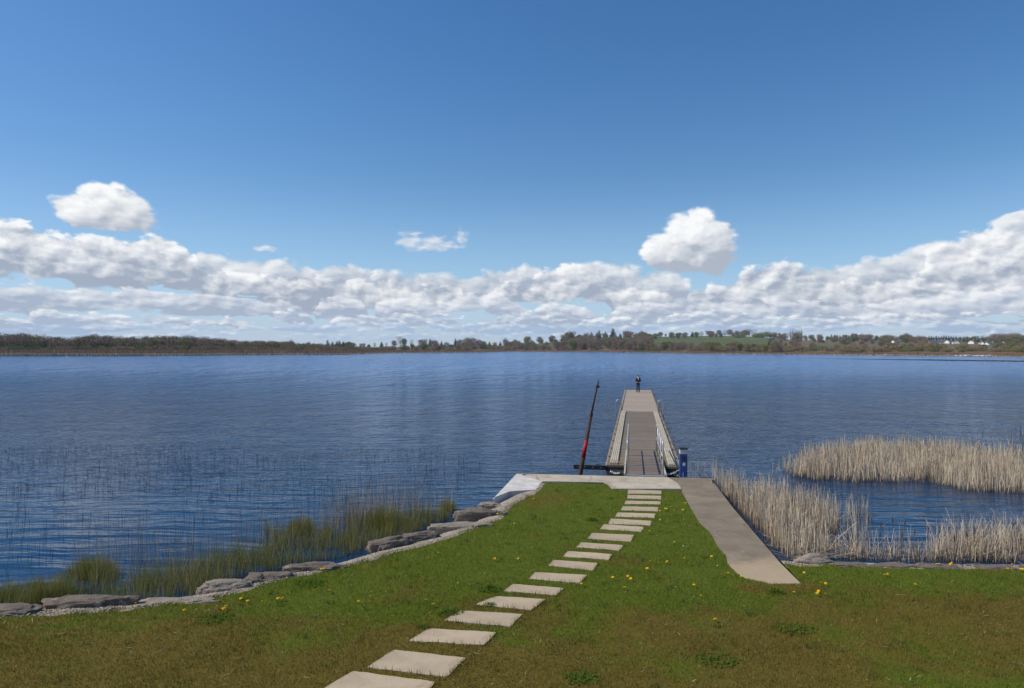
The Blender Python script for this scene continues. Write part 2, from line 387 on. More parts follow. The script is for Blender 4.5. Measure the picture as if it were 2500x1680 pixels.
setc(b, mixc(far, (.004, .030, .080), (.026, .165, .42))); b.inputs['Specular IOR Level'].default_value = .5  # brighter blue with distance, painted in for the reflected upper sky
E.nt.links.new((.05 + sstep(20, 220, y) * .10).k, b.inputs['Roughness']); b.inputs['IOR'].default_value = 1.22
m_conc_w = mat_noise('pale_concrete', [(.52, .46, .36), (.43, .38, .295), (.31, .27, .20)], 1.6, .85, bmp=.5, fine=60)
m_conc_white = mat_noise('bleached_concrete', [(.66, .64, .60), (.50, .48, .45), (.40, .38, .34)], 2.2, .85, bmp=.5, fine=50)
def retone(m, amt, cracks=0):
    E.nt = m.node_tree; b = E.nt.nodes['Principled BSDF']; l = b.inputs['Base Color'].links[0]; c = E(l.from_socket)
    p = objco(); k = orand()
    if amt: c = mixc(k * amt, c, (.30, .24, .17)); c = mixc(sstep(.52, .75, noise(p + k * 9 if False else p, 3.3, 6, .7, .6)) * .45, c, (.20, .17, .12))
    if cracks:
        v = E.nt.nodes.new('ShaderNodeTexVoronoi'); v.feature = 'DISTANCE_TO_EDGE'; v.inputs['Scale'].default_value = cracks
        n = E.nt.nodes.new('ShaderNodeVectorMath'); n.operation = 'ADD'; E.nt.links.new(p.k, n.inputs[0]); E.nt.links.new(comb(noise(p, 2.5, 4, .6) * .5, noise(p, 3.1, 4, .6) * .5, 0).k, n.inputs[1]); E.nt.links.new(n.outputs[0], v.inputs['Vector'])
        c = mixc(sstep(.0045, .001, E(v.outputs['Distance'])) * .6, c, (.08, .07, .05)); c = mixc(sstep(.5, .8, noise(p, .8, 7, .7, .5)) * .45, c, (.13, .11, .08)); c = mixc(sstep(.55, .75, noise(p, 6, 5, .7)) * .3, c, (.55, .48, .38))
    E.nt.links.new(c.k, b.inputs['Base Color'])
retone(m_conc_w, 0, .35)
m_conc_g = mat_noise('weathered_concrete', [(.235, .195, .140), (.185, .150, .108), (.30, .25, .175)], 1.1, .9, bmp=.6, fine=70)
m_slab = mat_noise('sandstone_paving', [(.50, .41, .285), (.44, .355, .24), (.40, .325, .23)], 2.5, .85, bmp=.3, fine=50)
retone(m_slab, .35); retone(m_conc_g, 0, .30)
E.nt = m_conc_g.node_tree; b = E.nt.nodes['Principled BSDF']; c = E(b.inputs['Base Color'].links[0].from_socket); q = objco(); qx, qy, qz = sep(q)
setc(b, mixc(sstep(13.95, 13.0, qy + (noise(q, 2.2, 4, .6) - .5) * .9) * .8, c, mixc(noise(q, 9, 5, .7), (.36, .285, .175), (.50, .40, .26))))   # newer tan cement at the near end
m_gravel = mat_noise('shore_gravel', [(.44, .38, .31), (.30, .25, .19), (.16, .13, .09)], 9, .95, bmp=1, bd=.02, fine=60)
def mat_rock(name, a, b_, moss):
    m, b = new_mat(name); p = objco(); n = noise(p, 2.2, 8, .65, .4); f = noise(p, 22, 6, .7)
    st = noise(scalev(p, (1, 1, 9)), 1.6, 4, .6)
    c = mixc(sstep(.35, .65, n), a, b_); c = mixc(sstep(.5, .7, f) * .5, c, tuple(v * .45 for v in a))
    c = mixc(sstep(.60, .74, noise(p, 1.3, 6, .7, .5)) * .85, c, moss)
    c = mixc(sstep(.62, .68, noise(p, 5, 3, .5)) * .35, c, (.45, .43, .40))
    setc(b, c); b.inputs['Roughness'].default_value = .9; b.inputs['Specular IOR Level'].default_value = .2
    bump(b, n * .8 + f * .35 + st * .5, 1, .05); return m
m_rock = mat_rock('limestone', (.185, .155, .125), (.12, .10, .082), (.075, .055, .028))
m_rock2 = mat_rock('pale_limestone', (.29, .25, .205), (.21, .18, .145), (.12, .095, .055))
# timber decks: boards run across the pier (local x), so board gaps along local y
def mat_deck(name, a, b_, moss, mossamt, pitch=.145):
    m, b = new_mat(name); p = objco(); x, y, z = sep(p)
    k = E.op('FLOOR', y / pitch); fr = E.op('FRACT', y / pitch)
    r = noise(comb(k * 3.7, 0, 1), 1, 0, .5)
    g = noise(comb(x * 2, y * 40, k), 1, 4, .6)
    c = mixc(cl((r - .35) * 3.4), tuple(v * 1.15 for v in a), tuple(v * .8 for v in b_)); c = mixc(g * .5, c, tuple(v * .55 for v in a))
    c = mixc(sstep(.45, .7, noise(p, .7, 5, .65)) * mossamt, c, moss)
    c = mixc(sstep(.62, .72, noise(p, 5, 4, .6)) * .35, c, (.5, .46, .4))
    gap = sstep(.14, .05, fr)
    c = mixc(gap * .85, c, (.02, .018, .015))
    setc(b, c); b.inputs['Roughness'].default_value = .8; b.inputs['Specular IOR Level'].default_value = .25
    bump(b, g * .3 - gap, .6, .01); return m
m_deck_far = mat_deck('pale_timber_deck', (.47, .385, .31), (.39, .32, .255), (.32, .26, .18), .35)
m_deck_mid = mat_deck('weathered_timber_deck', (.25, .205, .165), (.18, .15, .12), (.16, .14, .05), .7)
m_ramp = mat_deck('gangway_boards', (.23, .19, .155), (.17, .14, .115), (.16, .13, .09), .3, .17)
m_strip = mat_noise('grooved_edge_plank', [(.52, .47, .37), (.42, .38, .30), (.45, .38, .14)], .9, .8, fine=30)
m_timber = mat_noise('grey_timber', [(.33, .28, .22), (.22, .19, .15), (.40, .35, .26)], 2.5, .85, stretch=(4, 1, 4))
m_galv = mat_plain('galvanised_steel', (.36, .37, .38), .55, .6)
m_stainless = mat_plain('stainless_steel', (.50, .49, .47), .5, .6)
m_black = mat_noise('black_steel', [(.02, .022, .026), (.035, .035, .037)], 4, .6, fine=30)
m_rust = mat_noise('rusty_steel', [(.075, .035, .028), (.045, .024, .020), (.11, .05, .035)], 5, .75, fine=30)
m_red = mat_noise('red_paint', [(.42, .012, .015), (.30, .012, .015)], 5, .55, fine=20)
m_blue = mat_plain('blue_paint', (.006, .055, .25), .4)
m_grey = mat_plain('grey_plastic', (.48, .49, .50), .4)
m_dark = mat_plain('dark_plastic', (.025, .025, .03), .5)
m_white = mat_plain('white_paint', (.75, .74, .72), .5)
m_rope = mat_noise('pale_rope', [(.52, .47, .38), (.40, .35, .28)], 12, .9)

# ================================================================== setting: water, lawn, quay
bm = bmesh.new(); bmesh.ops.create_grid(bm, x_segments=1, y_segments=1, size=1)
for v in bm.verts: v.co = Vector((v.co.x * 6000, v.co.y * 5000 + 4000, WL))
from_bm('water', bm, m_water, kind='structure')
left_edge = Q([(-900,1475), (-400,1425), (0,1402), (100,1398), (300,1384), (480,1360), (560,1340), (640,1318), (800,1285), (900,1255), (1000,1230), (1130,1182), (1160,1150), (1222,1117), (1232,1101)])
top_edge = Q([(1232,1101), (1300,1101), (1386,1103), (1410,1116), (1547,1117)])
path_left = V2([(1300,200), (1345,300), (1400,395), (1412,420), (1480,480), (1500,510), (1532,572), (1590,632), (1600,690), (1660,750), (1720,785), (1800,803), (1900,824), (2085,822)])
right_edge = V6([(662,1010), (800,1022), (1000,1015), (1300,1028), (1700,1040), (2334,1040), (3400,1050), (5200,1080)])
lawn_poly = left_edge + top_edge[1:] + path_left[1:] + right_edge + [(60, 8), (60, -25), (-40, -25), (-40, left_edge[0][1])]
from mathutils.geometry import tessellate_polygon
bm = bmesh.new(); vs = [bm.verts.new((x, y, 0)) for x, y in lawn_poly]
for t_ in tessellate_polygon([[Vector((x, y, 0)) for x, y in lawn_poly]]): bm.faces.new([vs[i] for i in t_])
for f in bm.faces:
    f.normal_update()
    if f.normal.z < 0: f.normal_flip()
from_bm('lawn', bm, m_soil, kind='structure')
# bank between the lawn and the water
def bank(name, edge, wds, seed):
    bm = bmesh.new(); P = [Vector(p) for p in edge]; pts = []
    for a, b_ in zip(P, P[1:]):
        n = max(1, int((b_ - a).length / .25))
        for k in range(n): pts.append(a.lerp(b_, k / n))
    pts.append(P[-1]); rows = []
    for i, p in enumerate(pts):
        t = (pts[min(i + 2, len(pts) - 1)] - pts[max(i - 2, 0)]).normalized(); n = Vector((-t.y, t.x))
        r = []
        for k, (d, z) in enumerate([(-.25, -.012), (0, .006), (.22, -.03), (.45, -.10), (.75, -.32), (1.2, -.65), (2.2, -1.3)]):
            q = p + n * d * wds; j = 0 if k < 1 else .03
            r.append(bm.verts.new((q.x + random.uniform(-j, j), q.y + random.uniform(-j, j), z + random.uniform(-j, j) * .5)))
        rows.append(r)
    for a, b_ in zip(rows, rows[1:]):
        for k in range(len(a) - 1): bm.faces.new((a[k], a[k + 1], b_[k + 1], b_[k]))
    bmesh.ops.recalc_face_normals(bm, faces=bm.faces)
    from_bm(name, bm, m_gravel, smooth=True, kind='structure'); return pts
bl = bank('bank_left', left_edge, 1, 1)
br = bank('bank_right', right_edge, 1, 2)
# pebbles on the bank
def pebbles(edge, n, d0, d1):
    P = np.array([(p.x, p.y) for p in edge]); i = rng.integers(0, len(P) - 1, n); t = rng.random(n)[:, None]
    q = P[i] * (1 - t) + P[i + 1] * t; tg = P[i + 1] - P[i]; tg /= np.linalg.norm(tg, axis=1)[:, None] + 1e-9
    nn = np.stack([-tg[:, 1], tg[:, 0]], 1); d = rng.uniform(d0, d1, n)[:, None]; q = q + nn * d
    z = np.interp(d[:, 0], [-.25, 0, .22, .45, .75], [-.012, .006, -.03, -.10, -.32]); s = rng.uniform(.008, .022, n)
    o = np.array([(1,0,0),(0,1,0),(-1,0,0),(0,-1,0),(0,0,.7),(0,0,-.7)]); fc = np.array([(0,1,4),(1,2,4),(2,3,4),(3,0,4),(1,0,5),(2,1,5),(3,2,5),(0,3,5)])
    a = rng.uniform(0, 3, n); sx = rng.uniform(.7, 1.5, n)
    vx = o[None, :, 0] * sx[:, None] * np.cos(a)[:, None] - o[None, :, 1] * np.sin(a)[:, None]; vy = o[None, :, 0] * sx[:, None] * np.sin(a)[:, None] + o[None, :, 1] * np.cos(a)[:, None]
    v = np.stack([q[:, :1] + vx * s[:, None], q[:, 1:] + vy * s[:, None], z[:, None] + o[None, :, 2] * s[:, None] + .004], 2)
    return v.reshape(-1, 3), (np.arange(n)[:, None, None] * 6 + fc[None]).reshape(-1), np.repeat(rng.random(n), 6)
v1, f1, r1 = pebbles(bl, 14000, -.12, .55); v2, f2, r2 = pebbles(br, 4000, -.05, .5)
m_peb, b = new_mat('pebbles'); setc(b, mixc(attr('rnd'), (.22, .18, .14), (.52, .46, .38))); b.inputs['Roughness'].default_value = .9
link_mesh('gravel', raw_mesh('gravel', np.concatenate([v1, v2]), np.concatenate([f1, f2 + len(v1)]), 3, {'rnd': np.concatenate([r1, r2])}), m_peb, kind='stuff')
# quay and path
quay_poly = V2([(215,100), (1210,124), (1275,165), (1300,200), (840,200), (815,170), (790,158), (390,150)])
corner_poly = V2([(215,100), (390,150), (350,205), (170,215), (62,262)])
path_poly = V2([(1210,124), (1490,131)]) + V2([(1640,330), (1700,400), (1940,680), (2085,822)]) + path_left[::-1][1:]
def slab_obj(name, poly, z0, z1, mat, bev=.012, **k):
    bm = bmesh.new(); prism(bm, poly, z0, z1)
    ed = [e for e in bm.edges if abs(e.verts[0].co.z - z1) < 1e-5 and abs(e.verts[1].co.z - z1) < 1e-5]
    bmesh.ops.bevel(bm, geom=ed, offset=bev, segments=2, affect='EDGES'); bmesh.ops.triangulate(bm, faces=[f for f in bm.faces if len(f.verts) > 4])
    return from_bm(name, bm, mat, **k)
slab_obj('quay', quay_poly, -1.4, .016, m_conc_w, kind='structure')
slab_obj('quay_corner', corner_poly, -1.4, .012, m_conc_white, .02, kind='structure')
slab_obj('path', path_poly, -1.4, .010, m_conc_g, kind='structure')
# ================================================================== stepping slabs
SL = [V2(q) for q in ([(947,205),(1168,212),(1168,235),(945,232)], [(943,240),(1167,245),(1167,270),(942,264)], [(932,278),(1163,283),(1160,303),(926,300)],
 [(912,314),(1148,320),(1143,348),(900,340)], [(878,354),(1128,364),(1122,392),(865,383)], [(834,395),(1104,410),(1093,442),(818,430)],
 [(788,433),(1055,450),(1036,482),(764,463)], [(712,490),(992,504),(968,548),(680,527)], [(638,551),(918,570),(890,607),(608,584)],
 [(553,609),(848,629),(820,669),(520,645)], [(460,667),(752,690),(718,738),(424,703)], [(340,747),(682,767),(630,820),(296,792)])]
SL += [V3(q) for q in ([(1550,150),(1950,182),(1880,240),(1478,205)], [(1425,243),(1808,268),(1690,352),(1255,306)], [(1150,355),(1635,382),(1532,480),(1020,432)],
 [(900,490),(1425,525),(1332,624),(752,588)], [(640,655),(1195,722),(1045,865),(420,788)], [(320,825),(955,905),(800,1075),(70,975)])]
ordn = ['nearest the quay, at the far end of the stepping path', 'second from the quay in the stepping path', 'third from the quay in the stepping path', 'fourth from the quay, first to step left', 'fifth from the quay in the stepping path',
 'sixth from the quay in the stepping path', 'seventh from the quay in the stepping path', 'eighth from the quay in the stepping path', 'ninth from the quay, half way along the row', 'tenth from the quay in the stepping path',
 'eleventh from the quay in the stepping path', 'twelfth from the quay, slightly pinker than its neighbours', 'sixth from the bottom of the photo', 'fifth from the bottom of the photo, weed leaf at its front edge', 'fourth from the bottom of the photo', 'third from the bottom of the photo',
 'second from the bottom, long grass over its front corner', 'cut off by the bottom edge of the photo, largest in view']
for q, lb in zip(SL, ordn):
    cx = sum(p[0] for p in q) / 4; cy = sum(p[1] for p in q) / 4
    pl = []
    for a, b_ in zip(q, q[1:] + q[:1]):
        for k in range(6): t = k / 6; j = .013 if k else .006; pl.append((a[0] + (b_[0] - a[0]) * t - cx + random.uniform(-j, j), a[1] + (b_[1] - a[1]) * t - cy + random.uniform(-j, j)))
    o = slab_obj('paving_slab', pl, -.03, .014, m_slab, .006, label='buff stone slab set in the grass, ' + lb, cat='paving slab', group='stepping slabs across the lawn')
    o.location = (cx, cy, random.uniform(-.004, .004)); o.rotation_euler = (random.uniform(-.012, .012), random.uniform(-.008, .008), 0)
# ================================================================== grass
def scatter_grass(n, x0, x1, y0, y1):
    x = rng.uniform(x0, x1, n); y = rng.uniform(y0, y1, n)
    keep = inside(lawn_poly, x, y)
    keep &= rng.random(n) < np.clip((11.0 / y) ** 1.3, .22, 1.0)
    keep &= np.abs(x) < y * .78 + 4
    for q in SL:
        c = np.mean(q, 0); sh = [tuple(c + (np.array(p) - c) * .975) for p in q]; keep &= ~inside(sh, x, y)
    return x[keep], y[keep]
gx, gy = scatter_grass(1250000, -14, 20, 6.5, 23)
hN = vnoise(gx, gy, .8, 3); h = rng.uniform(.018, .042, len(gx)) * (.75 + .6 * hN)
edge = np.zeros(len(gx), bool)
for q in SL:
    c = np.mean(q, 0); big = [tuple(c + (np.array(p) - c) * 1.09) for p in q]; edge |= inside(big, gx, gy)
h = np.where(edge, h * 1.9, h)
st = strips(gx, gy, np.full(len(gx), -.002), h, rng.uniform(.005, .009, len(gx)), rng.uniform(.005, .03, len(gx)), seg=1, tip=.25, bend=0)
join_strips('lawn_grass', [st], m_grass, kind='stuff')
# seed stalks and longer tufts
tx, ty = [], []
for k in range(700):
    cx, cy = random.uniform(-9, 13), random.uniform(8, 22)
    for j in range(random.randint(8, 26)): tx.append(random.gauss(cx, .05)); ty.append(random.gauss(cy, .04))
tx = np.array(tx); ty = np.array(ty); kp = inside(lawn_poly, tx, ty)
for q in SL: kp &= ~inside(q, tx, ty)
tx = tx[kp]; ty = ty[kp]; n = len(tx)
m_tuft = mat_blade('tuft_blades', (.035, .085, .012), (.09, .16, .025), (.22, .19, .08), .3)
join_strips('grass_tufts', [strips(tx, ty, np.zeros(n), rng.uniform(.035, .075, n), rng.uniform(.006, .010, n), rng.uniform(.01, .05, n))], m_tuft, kind='stuff')
# scraps of dry straw and clippings lying on the lawn
n = 2600; x = rng.uniform(-11, 15, n); y = rng.uniform(8, 22, n); kp = inside(lawn_poly, x, y); x, y = x[kp], y[kp]; n = len(x)
m_straw, b = new_mat('straw'); setc(b, mixc(attr('rnd'), (.16, .11, .06), (.60, .52, .36))); b.inputs['Roughness'].default_value = .9
join_strips('straw_litter', [strips(x, y, rng.uniform(.02, .035, n), rng.uniform(0, .015, n), rng.uniform(.004, .008, n), rng.uniform(.02, .09, n) * np.where(rng.random(n) < .04, 2, 1), seg=1, tip=.6, bend=0)], m_straw, kind='stuff')
# ================================================================== reeds and sedges
def pts_in(poly, dens):
    A = abs(sum(a[0] * b_[1] - b_[0] * a[1] for a, b_ in zip(poly, poly[1:] + poly[:1]))) / 2
    return in_poly_pts(poly, max(10, int(A * dens)))
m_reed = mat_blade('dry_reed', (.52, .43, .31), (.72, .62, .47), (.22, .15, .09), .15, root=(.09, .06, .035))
def reed(poly, dens, h0, h1, clump=.5, wd=(.008, .014), lean=.12, z=WL-.05, thr=.38, seed=1):
    x, y = pts_in(poly, dens); n = len(x); c = vnoise(x, y, .55, seed) * .6 + vnoise(x, y, .2, seed + 4) * .4
    k = rng.random(n) < np.clip((c - thr + .25) * 2.6, 1 - clump, 1)
    x, y, c = x[k], y[k], c[k]; n = len(x); h = rng.uniform(h0, h1, n) * (.6 + .6 * c) * np.where(rng.random(n) < .08, .45, 1)
    ln = np.abs(rng.normal(0, lean, n)) * h + np.where(rng.random(n) < .03, h * .9, 0)
    return strips(x, y, np.full(n, z), h, rng.uniform(*wd, n), ln, seg=2, tip=.35, bend=.4)
def fallen(poly, dens, z=WL):
    x, y = pts_in(poly, dens); n = len(x)
    return strips(x, y, np.full(n, z + .02) + rng.uniform(0, .12, n), rng.uniform(.0, .18, n), rng.uniform(.008, .014, n), rng.uniform(.3, .7, n), seg=1, tip=.5, bend=0, yaw=rng.uniform(0, 3, n))
RA = V6([(165,415),(240,470),(400,560),(520,570),(760,590),(950,680),(1060,720),(1040,800),(900,850),(1000,930),(1060,985),(720,1000),(560,890),(420,720),(300,600),(200,480)], WL)
RA2 = V6([(1100,660),(1240,655),(1250,690),(1110,700)], WL)
RB = V6([(640,370),(800,310),(960,270),(1270,225),(1700,245),(2334,290),(3300,330),(3300,640),(2334,535),(2150,525),(1900,515),(1780,475),(1600,455),(1300,450),(1180,455),(1000,435),(880,440),(760,420)], WL)
RC = V6([(1040,965),(1200,960),(1650,970),(1720,930),(1900,880),(2334,830),(3400,830),(3400,1020),(2334,1015),(1700,1010),(1040,990)], WL)
RD = V6([(1080,700),(1240,720),(1300,960),(1040,960)], WL)
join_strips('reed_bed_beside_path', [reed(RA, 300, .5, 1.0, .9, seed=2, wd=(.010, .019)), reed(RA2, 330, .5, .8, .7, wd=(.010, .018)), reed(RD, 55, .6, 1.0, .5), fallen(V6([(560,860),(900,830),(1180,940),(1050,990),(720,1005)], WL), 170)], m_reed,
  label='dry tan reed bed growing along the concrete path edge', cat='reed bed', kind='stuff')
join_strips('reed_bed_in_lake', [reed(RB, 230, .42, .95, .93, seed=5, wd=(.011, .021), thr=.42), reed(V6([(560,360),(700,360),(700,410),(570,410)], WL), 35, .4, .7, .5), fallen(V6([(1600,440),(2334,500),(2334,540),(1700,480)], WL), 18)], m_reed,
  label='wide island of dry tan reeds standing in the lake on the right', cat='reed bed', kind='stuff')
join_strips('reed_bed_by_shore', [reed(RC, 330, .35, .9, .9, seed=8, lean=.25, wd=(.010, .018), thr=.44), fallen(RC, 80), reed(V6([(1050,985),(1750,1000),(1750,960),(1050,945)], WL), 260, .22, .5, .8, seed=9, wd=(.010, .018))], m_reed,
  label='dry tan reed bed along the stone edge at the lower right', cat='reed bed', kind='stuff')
# a few short reeds behind the pedestal
join_strips('reed_fringe_by_quay', [reed(V6([(-20,425),(150,425),(150,405),(-20,405)], WL), 80, .4, .85, .6, wd=(.006, .010))], m_reed,
  label='thin pale reeds in the water just behind the blue pedestal', cat='reeds', kind='stuff')
# green sedge on the left shore: tops of stones -> water
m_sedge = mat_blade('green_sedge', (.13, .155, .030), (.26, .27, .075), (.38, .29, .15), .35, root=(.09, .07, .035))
m_stem = mat_blade('dead_stem', (.24, .16, .10), (.46, .36, .24), None, .1)
m_rush = mat_blade('lake_rush', (.025, .03, .03), (.07, .06, .045), None, 0)
SA = V4([(-300,1330),(150,1240),(420,1200),(560,1150),(760,1060),(1000,1060),(1300,1040),(1500,1040),(1700,960),(1900,900),(2100,860),(2334,850)], WL) + \
     V5([(150,700),(300,720),(600,700),(760,600),(1000,590),(1200,600),(1400,580),(1560,560),(1620,600),(1480,670),(1000,850),(730,920),(330,1010),(0,1060)], WL) + \
     V4([(1800,1240),(1500,1300),(1180,1330),(800,1330),(380,1330),(0,1380),(-300,1420)], WL)
def sedge(poly, dens, h0, h1, thr, seed, wd=(.006, .011)):
    x, y = pts_in(poly, dens); n = len(x); c = vnoise(x, y, .7, seed) * .55 + vnoise(x, y, .28, seed + 3) * .45
    k = (c > thr) & (c > thr + .10 * np.clip(-x - 3.0, 0, 1.2)); x, y, c = x[k], y[k], c[k]; n = len(x)
    h = rng.uniform(h0, h1, n) * (.45 + .85 * c)
    return strips(x, y, np.full(n, WL - .06), h, rng.uniform(*wd, n), rng.uniform(.05, .35, n) * h, seg=3, tip=.1, bend=1.0)
def blob(cx, cy, rx, ry, n, h0, h1):
    """clump at view-5-like pixel position (source px), base on the water"""
    X, Y = W(cx, cy, WL); x = rng.normal(X, rx, n); y = rng.normal(Y, ry, n); d = np.hypot((x - X) / rx, (y - Y) / ry)
    h = rng.uniform(h0, h1, n) * np.clip(1.1 - d * .25, .3, 1)
    return strips(x, y, np.full(n, WL - .05), h, rng.uniform(.006, .011, n), rng.uniform(.1, .4, n) * h, seg=3, tip=.1, bend=1.0, az=np.arctan2(y - Y, x - X) + rng.normal(0, .5, n))
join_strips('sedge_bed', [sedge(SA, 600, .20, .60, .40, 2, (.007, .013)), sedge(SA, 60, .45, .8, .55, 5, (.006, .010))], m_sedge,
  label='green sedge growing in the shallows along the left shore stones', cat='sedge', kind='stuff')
CL = [(15,1462,.12,.12,500,.3,.5,'small green sedge tussock at the left edge of the photo'), (115,1465,.30,.18,1300,.4,.62,'dark green sedge tussock before the long flat boulder'),
      (225,1405,.24,.16,1300,.35,.55,'bright green sedge tussock standing out in the water at the left'), (735,1302,.19,.15,1000,.40,.55,'round sedge tussock standing alone off the middle of the shore'),
      (1095,1247,.11,.10,500,.35,.50,'small upright green tussock nearest the quay'), (940,1290,.25,.2,900,.5,.75,'olive sedge tussock behind the mossy boulder')]
for cx, cy, rx, ry, n, h0, h1, lb in CL:
    n = int(n * 1.15)
    o = join_strips('sedge_tussock', [blob(cx, cy, rx, ry, n, h0, h1)], m_sedge, label=lb, cat='tussock', group='sedge tussocks')
SB = V4([(600,1180),(700,900),(900,780),(1300,750),(1700,740),(2334,650)], WL) + V5([(400,640),(700,560),(1000,520),(1350,500),(1640,520),(1640,620),(1000,700),(600,900),(0,960)], WL) + V4([(1700,1150),(900,1180)], WL)
x, y = pts_in(SB, 42); n = len(x); hh = rng.uniform(.4, 1.0, n)
s1 = strips(x, y, np.full(n, WL - .05), hh, rng.uniform(.005, .009, n), np.abs(rng.normal(0, .10, n)) * hh, seg=3, tip=.3)
SB2 = V5([(600,700),(800,560),(1200,540),(1500,560),(1450,640),(1000,700),(760,800)], WL)
x, y = pts_in(SB2, 60); n = len(x); hh = rng.uniform(.6, 1.3, n)
s2 = strips(x, y, np.full(n, WL - .05), hh, rng.uniform(.006, .011, n), np.abs(rng.normal(0, .13, n)) * hh, seg=3, tip=.3)
join_strips('dead_stems', [s1, s2], m_stem, label='thin brown dead stems rising above the green sedge', cat='dead stems', kind='stuff')
# sparse rushes out in the lake on the left
SR = V4([(-400,60),(0,-80),(1000,-120),(2334,-60)], WL) + V5([(900,40),(1500,60),(1900,180),(1700,420),(1300,500),(700,560)], WL) + V4([(2000,560),(1200,720),(500,900),(0,1100),(-400,1200)], WL)
x, y = pts_in(SR, 13); c = vnoise(x, y, 2.6, 3) * .6 + vnoise(x, y, .9, 6) * .4; k = c > .36; x, y = x[k], y[k]; n = len(x); hh = rng.uniform(.08, .38, n)
s1 = strips(x, y, np.full(n, WL - .02), hh, rng.uniform(.005, .009, n), np.abs(rng.normal(0, .12, n)) * hh, seg=2, tip=.6)
x, y = pts_in(V6([(1900,250),(2334,60),(2600,60),(2600,270)], WL), 2.2); n = len(x); hh = rng.uniform(.3, .9, n)
s2 = strips(x, y, np.full(n, WL - .02), hh, rng.uniform(.010, .016, n), np.abs(rng.normal(0, .10, n)) * hh, seg=2, tip=.6)
# bent-over ones
x, y = pts_in(SR, .8); n = len(x)
s3 = strips(x, y, np.full(n, WL), rng.uniform(.02, .2, n), rng.uniform(.008, .012, n), rng.uniform(.2, .45, n), seg=1, tip=.6, bend=0)
join_strips('lake_rushes', [s1, s2, s3], m_rush, label='sparse dark rushes standing in the open water on the left', cat='rushes', kind='stuff')
# cattail heads
m_cat = mat_plain('cattail_brown', (.085, .045, .03), .9)
hd = bmesh.new(); tube(hd, [(0,0,.0),(0,.005,.9)], [.004,.004], 5); me_st = bpy.data.meshes.new('stalk'); hd.to_mesh(me_st); hd.free(); me_st.materials.append(m_reed)
hd = bmesh.new(); tube(hd, [(0,0,.72),(0,0,.735),(0,0,.86),(0,0,.875)], [.004,.014,.014,.004], 8); me_hd = bpy.data.meshes.new('seed_head'); hd.to_mesh(me_hd); hd.free(); me_hd.materials.append(m_cat); me_hd.shade_smooth()
for (cx, cy) in [(1355,880),(1440,880),(1490,830),(1560,900),(1655,900),(1845,960),(1980,930),(1950,930),(1130,980),(1290,860),(1330,940),(2225,910),(2060,880),(1480,960),(1240,820)]:
    X, Y = V6([(cx, cy + 60)], WL)[0]
    e = empty('cattail', (X, Y, WL - .05), random.uniform(0, 6), label='thin cattail with a brown seed head above the blue water between the reed beds', cat='cattail', group='cattails at the right shore')
    e.rotation_euler = (random.uniform(-.08, .08), random.uniform(-.08, .08), 0); e.scale = (1, 1, random.uniform(.75, 1.05))
    for nm, me in (('stalk', me_st), ('seed_head', me_hd)):
        o = bpy.data.objects.new(nm, me); COL.objects.link(o); o.parent = e

# ================================================================== rocks
from mathutils import noise as mnoise
def rock(px0, px1, pyt, pyb, thick, label, mat, seed, flat=.55, name='boulder', dz=0, rot=0):
    cx = (px0 + px1) / 2; X, Yn = W(cx, pyb, -.05); Yf = (CH - thick) * F / (pyt - HOR)
    Yf = min(Yf, Yn + 2.2); depth = max(.35, (Yf - Yn)); Y = (Yn + Yf) / 2; X = (cx - 1250) / F * Y; wdt = (px1 - px0) / F * Y
    bm = bmesh.new(); bmesh.ops.create_icosphere(bm, subdivisions=5, radius=1)
    for v in bm.verts:
        c = v.co.copy(); 
        # squarish plan, flat top
        for i in (0, 1): c[i] = math.copysign(abs(c[i]) ** .78, c[i])
        c.z = math.copysign(abs(c.z) ** flat, c.z)
        d = mnoise.fractal(v.co * 1.3 + Vector((seed * 3.1, seed, 0)), .9, 2.1, 4)
        e = mnoise.fractal(v.co * 4.2 + Vector((seed, 0, seed)), .8, 2.1, 5)
        st = math.floor((c.z + .18 * d) * 4) / 4
        c.z = c.z * .78 + st * .22
        c *= 1 + .24 * d + .055 * e
        v.co = Vector((c.x * wdt / 2, c.y * depth / 2, c.z * thick * .7))
    o = from_bm(name, bm, mat, label=label, cat='rock', group='stones along the water edge')
    for p in o.data.polygons: p.use_smooth = True
    o.location = (X, Y, -.05 + dz); o.rotation_euler = (random.uniform(-.04, .04), random.uniform(-.05, .05), rot); return o
rock(-40, 96, 1466, 1498, .20, 'rough brown boulder at the left edge of the photo', m_rock, 1)
rock(105, 322, 1437, 1478, .24, 'long flat dark boulder in the lower left of the shore', m_rock, 2)
rock(325, 530, 1446, 1478, .10, 'low flat pale slab of rock level with the lawn', m_rock2, 3)
rock(490, 614, 1392, 1446, .26, 'smooth pale boulder sloping up beside the sedge', m_rock2, 4, rot=.25)
rock(596, 655, 1386, 1424, .18, 'small stony brown rock wedged between two boulders', m_rock, 5)
rock(612, 722, 1382, 1416, .18, 'flat grey boulder with a rounded left end', m_rock, 6, rot=.1)
rock(700, 842, 1357, 1398, .20, 'cracked grey boulder with a reddish face beside the gravel', m_rock, 7, rot=.15)
rock(905, 1010, 1292, 1340, .26, 'tall grey boulder with a dark crack, left of the mossy rock', m_rock, 8, rot=.4)
rock(985, 1072, 1284, 1318, .22, 'brown moss covered rock behind the cracked grey boulder', m_rock, 9, rot=.2)
rock(1057, 1205, 1262, 1293, .18, 'broad grey boulder tapering into gravel near the quay', m_rock2, 10, rot=.1)
rock(1106, 1232, 1229, 1264, .24, 'mossy brown boulder nearest the white quay corner', m_rock, 11)
rock(1168, 1222, 1221, 1234, .14, 'small pale stone at the foot of the quay corner', m_rock2, 12)
rock(1938, 2036, 1340, 1376, .25, 'angular pale grey rock beside the concrete path and reeds', m_rock2, 13, flat=.8)
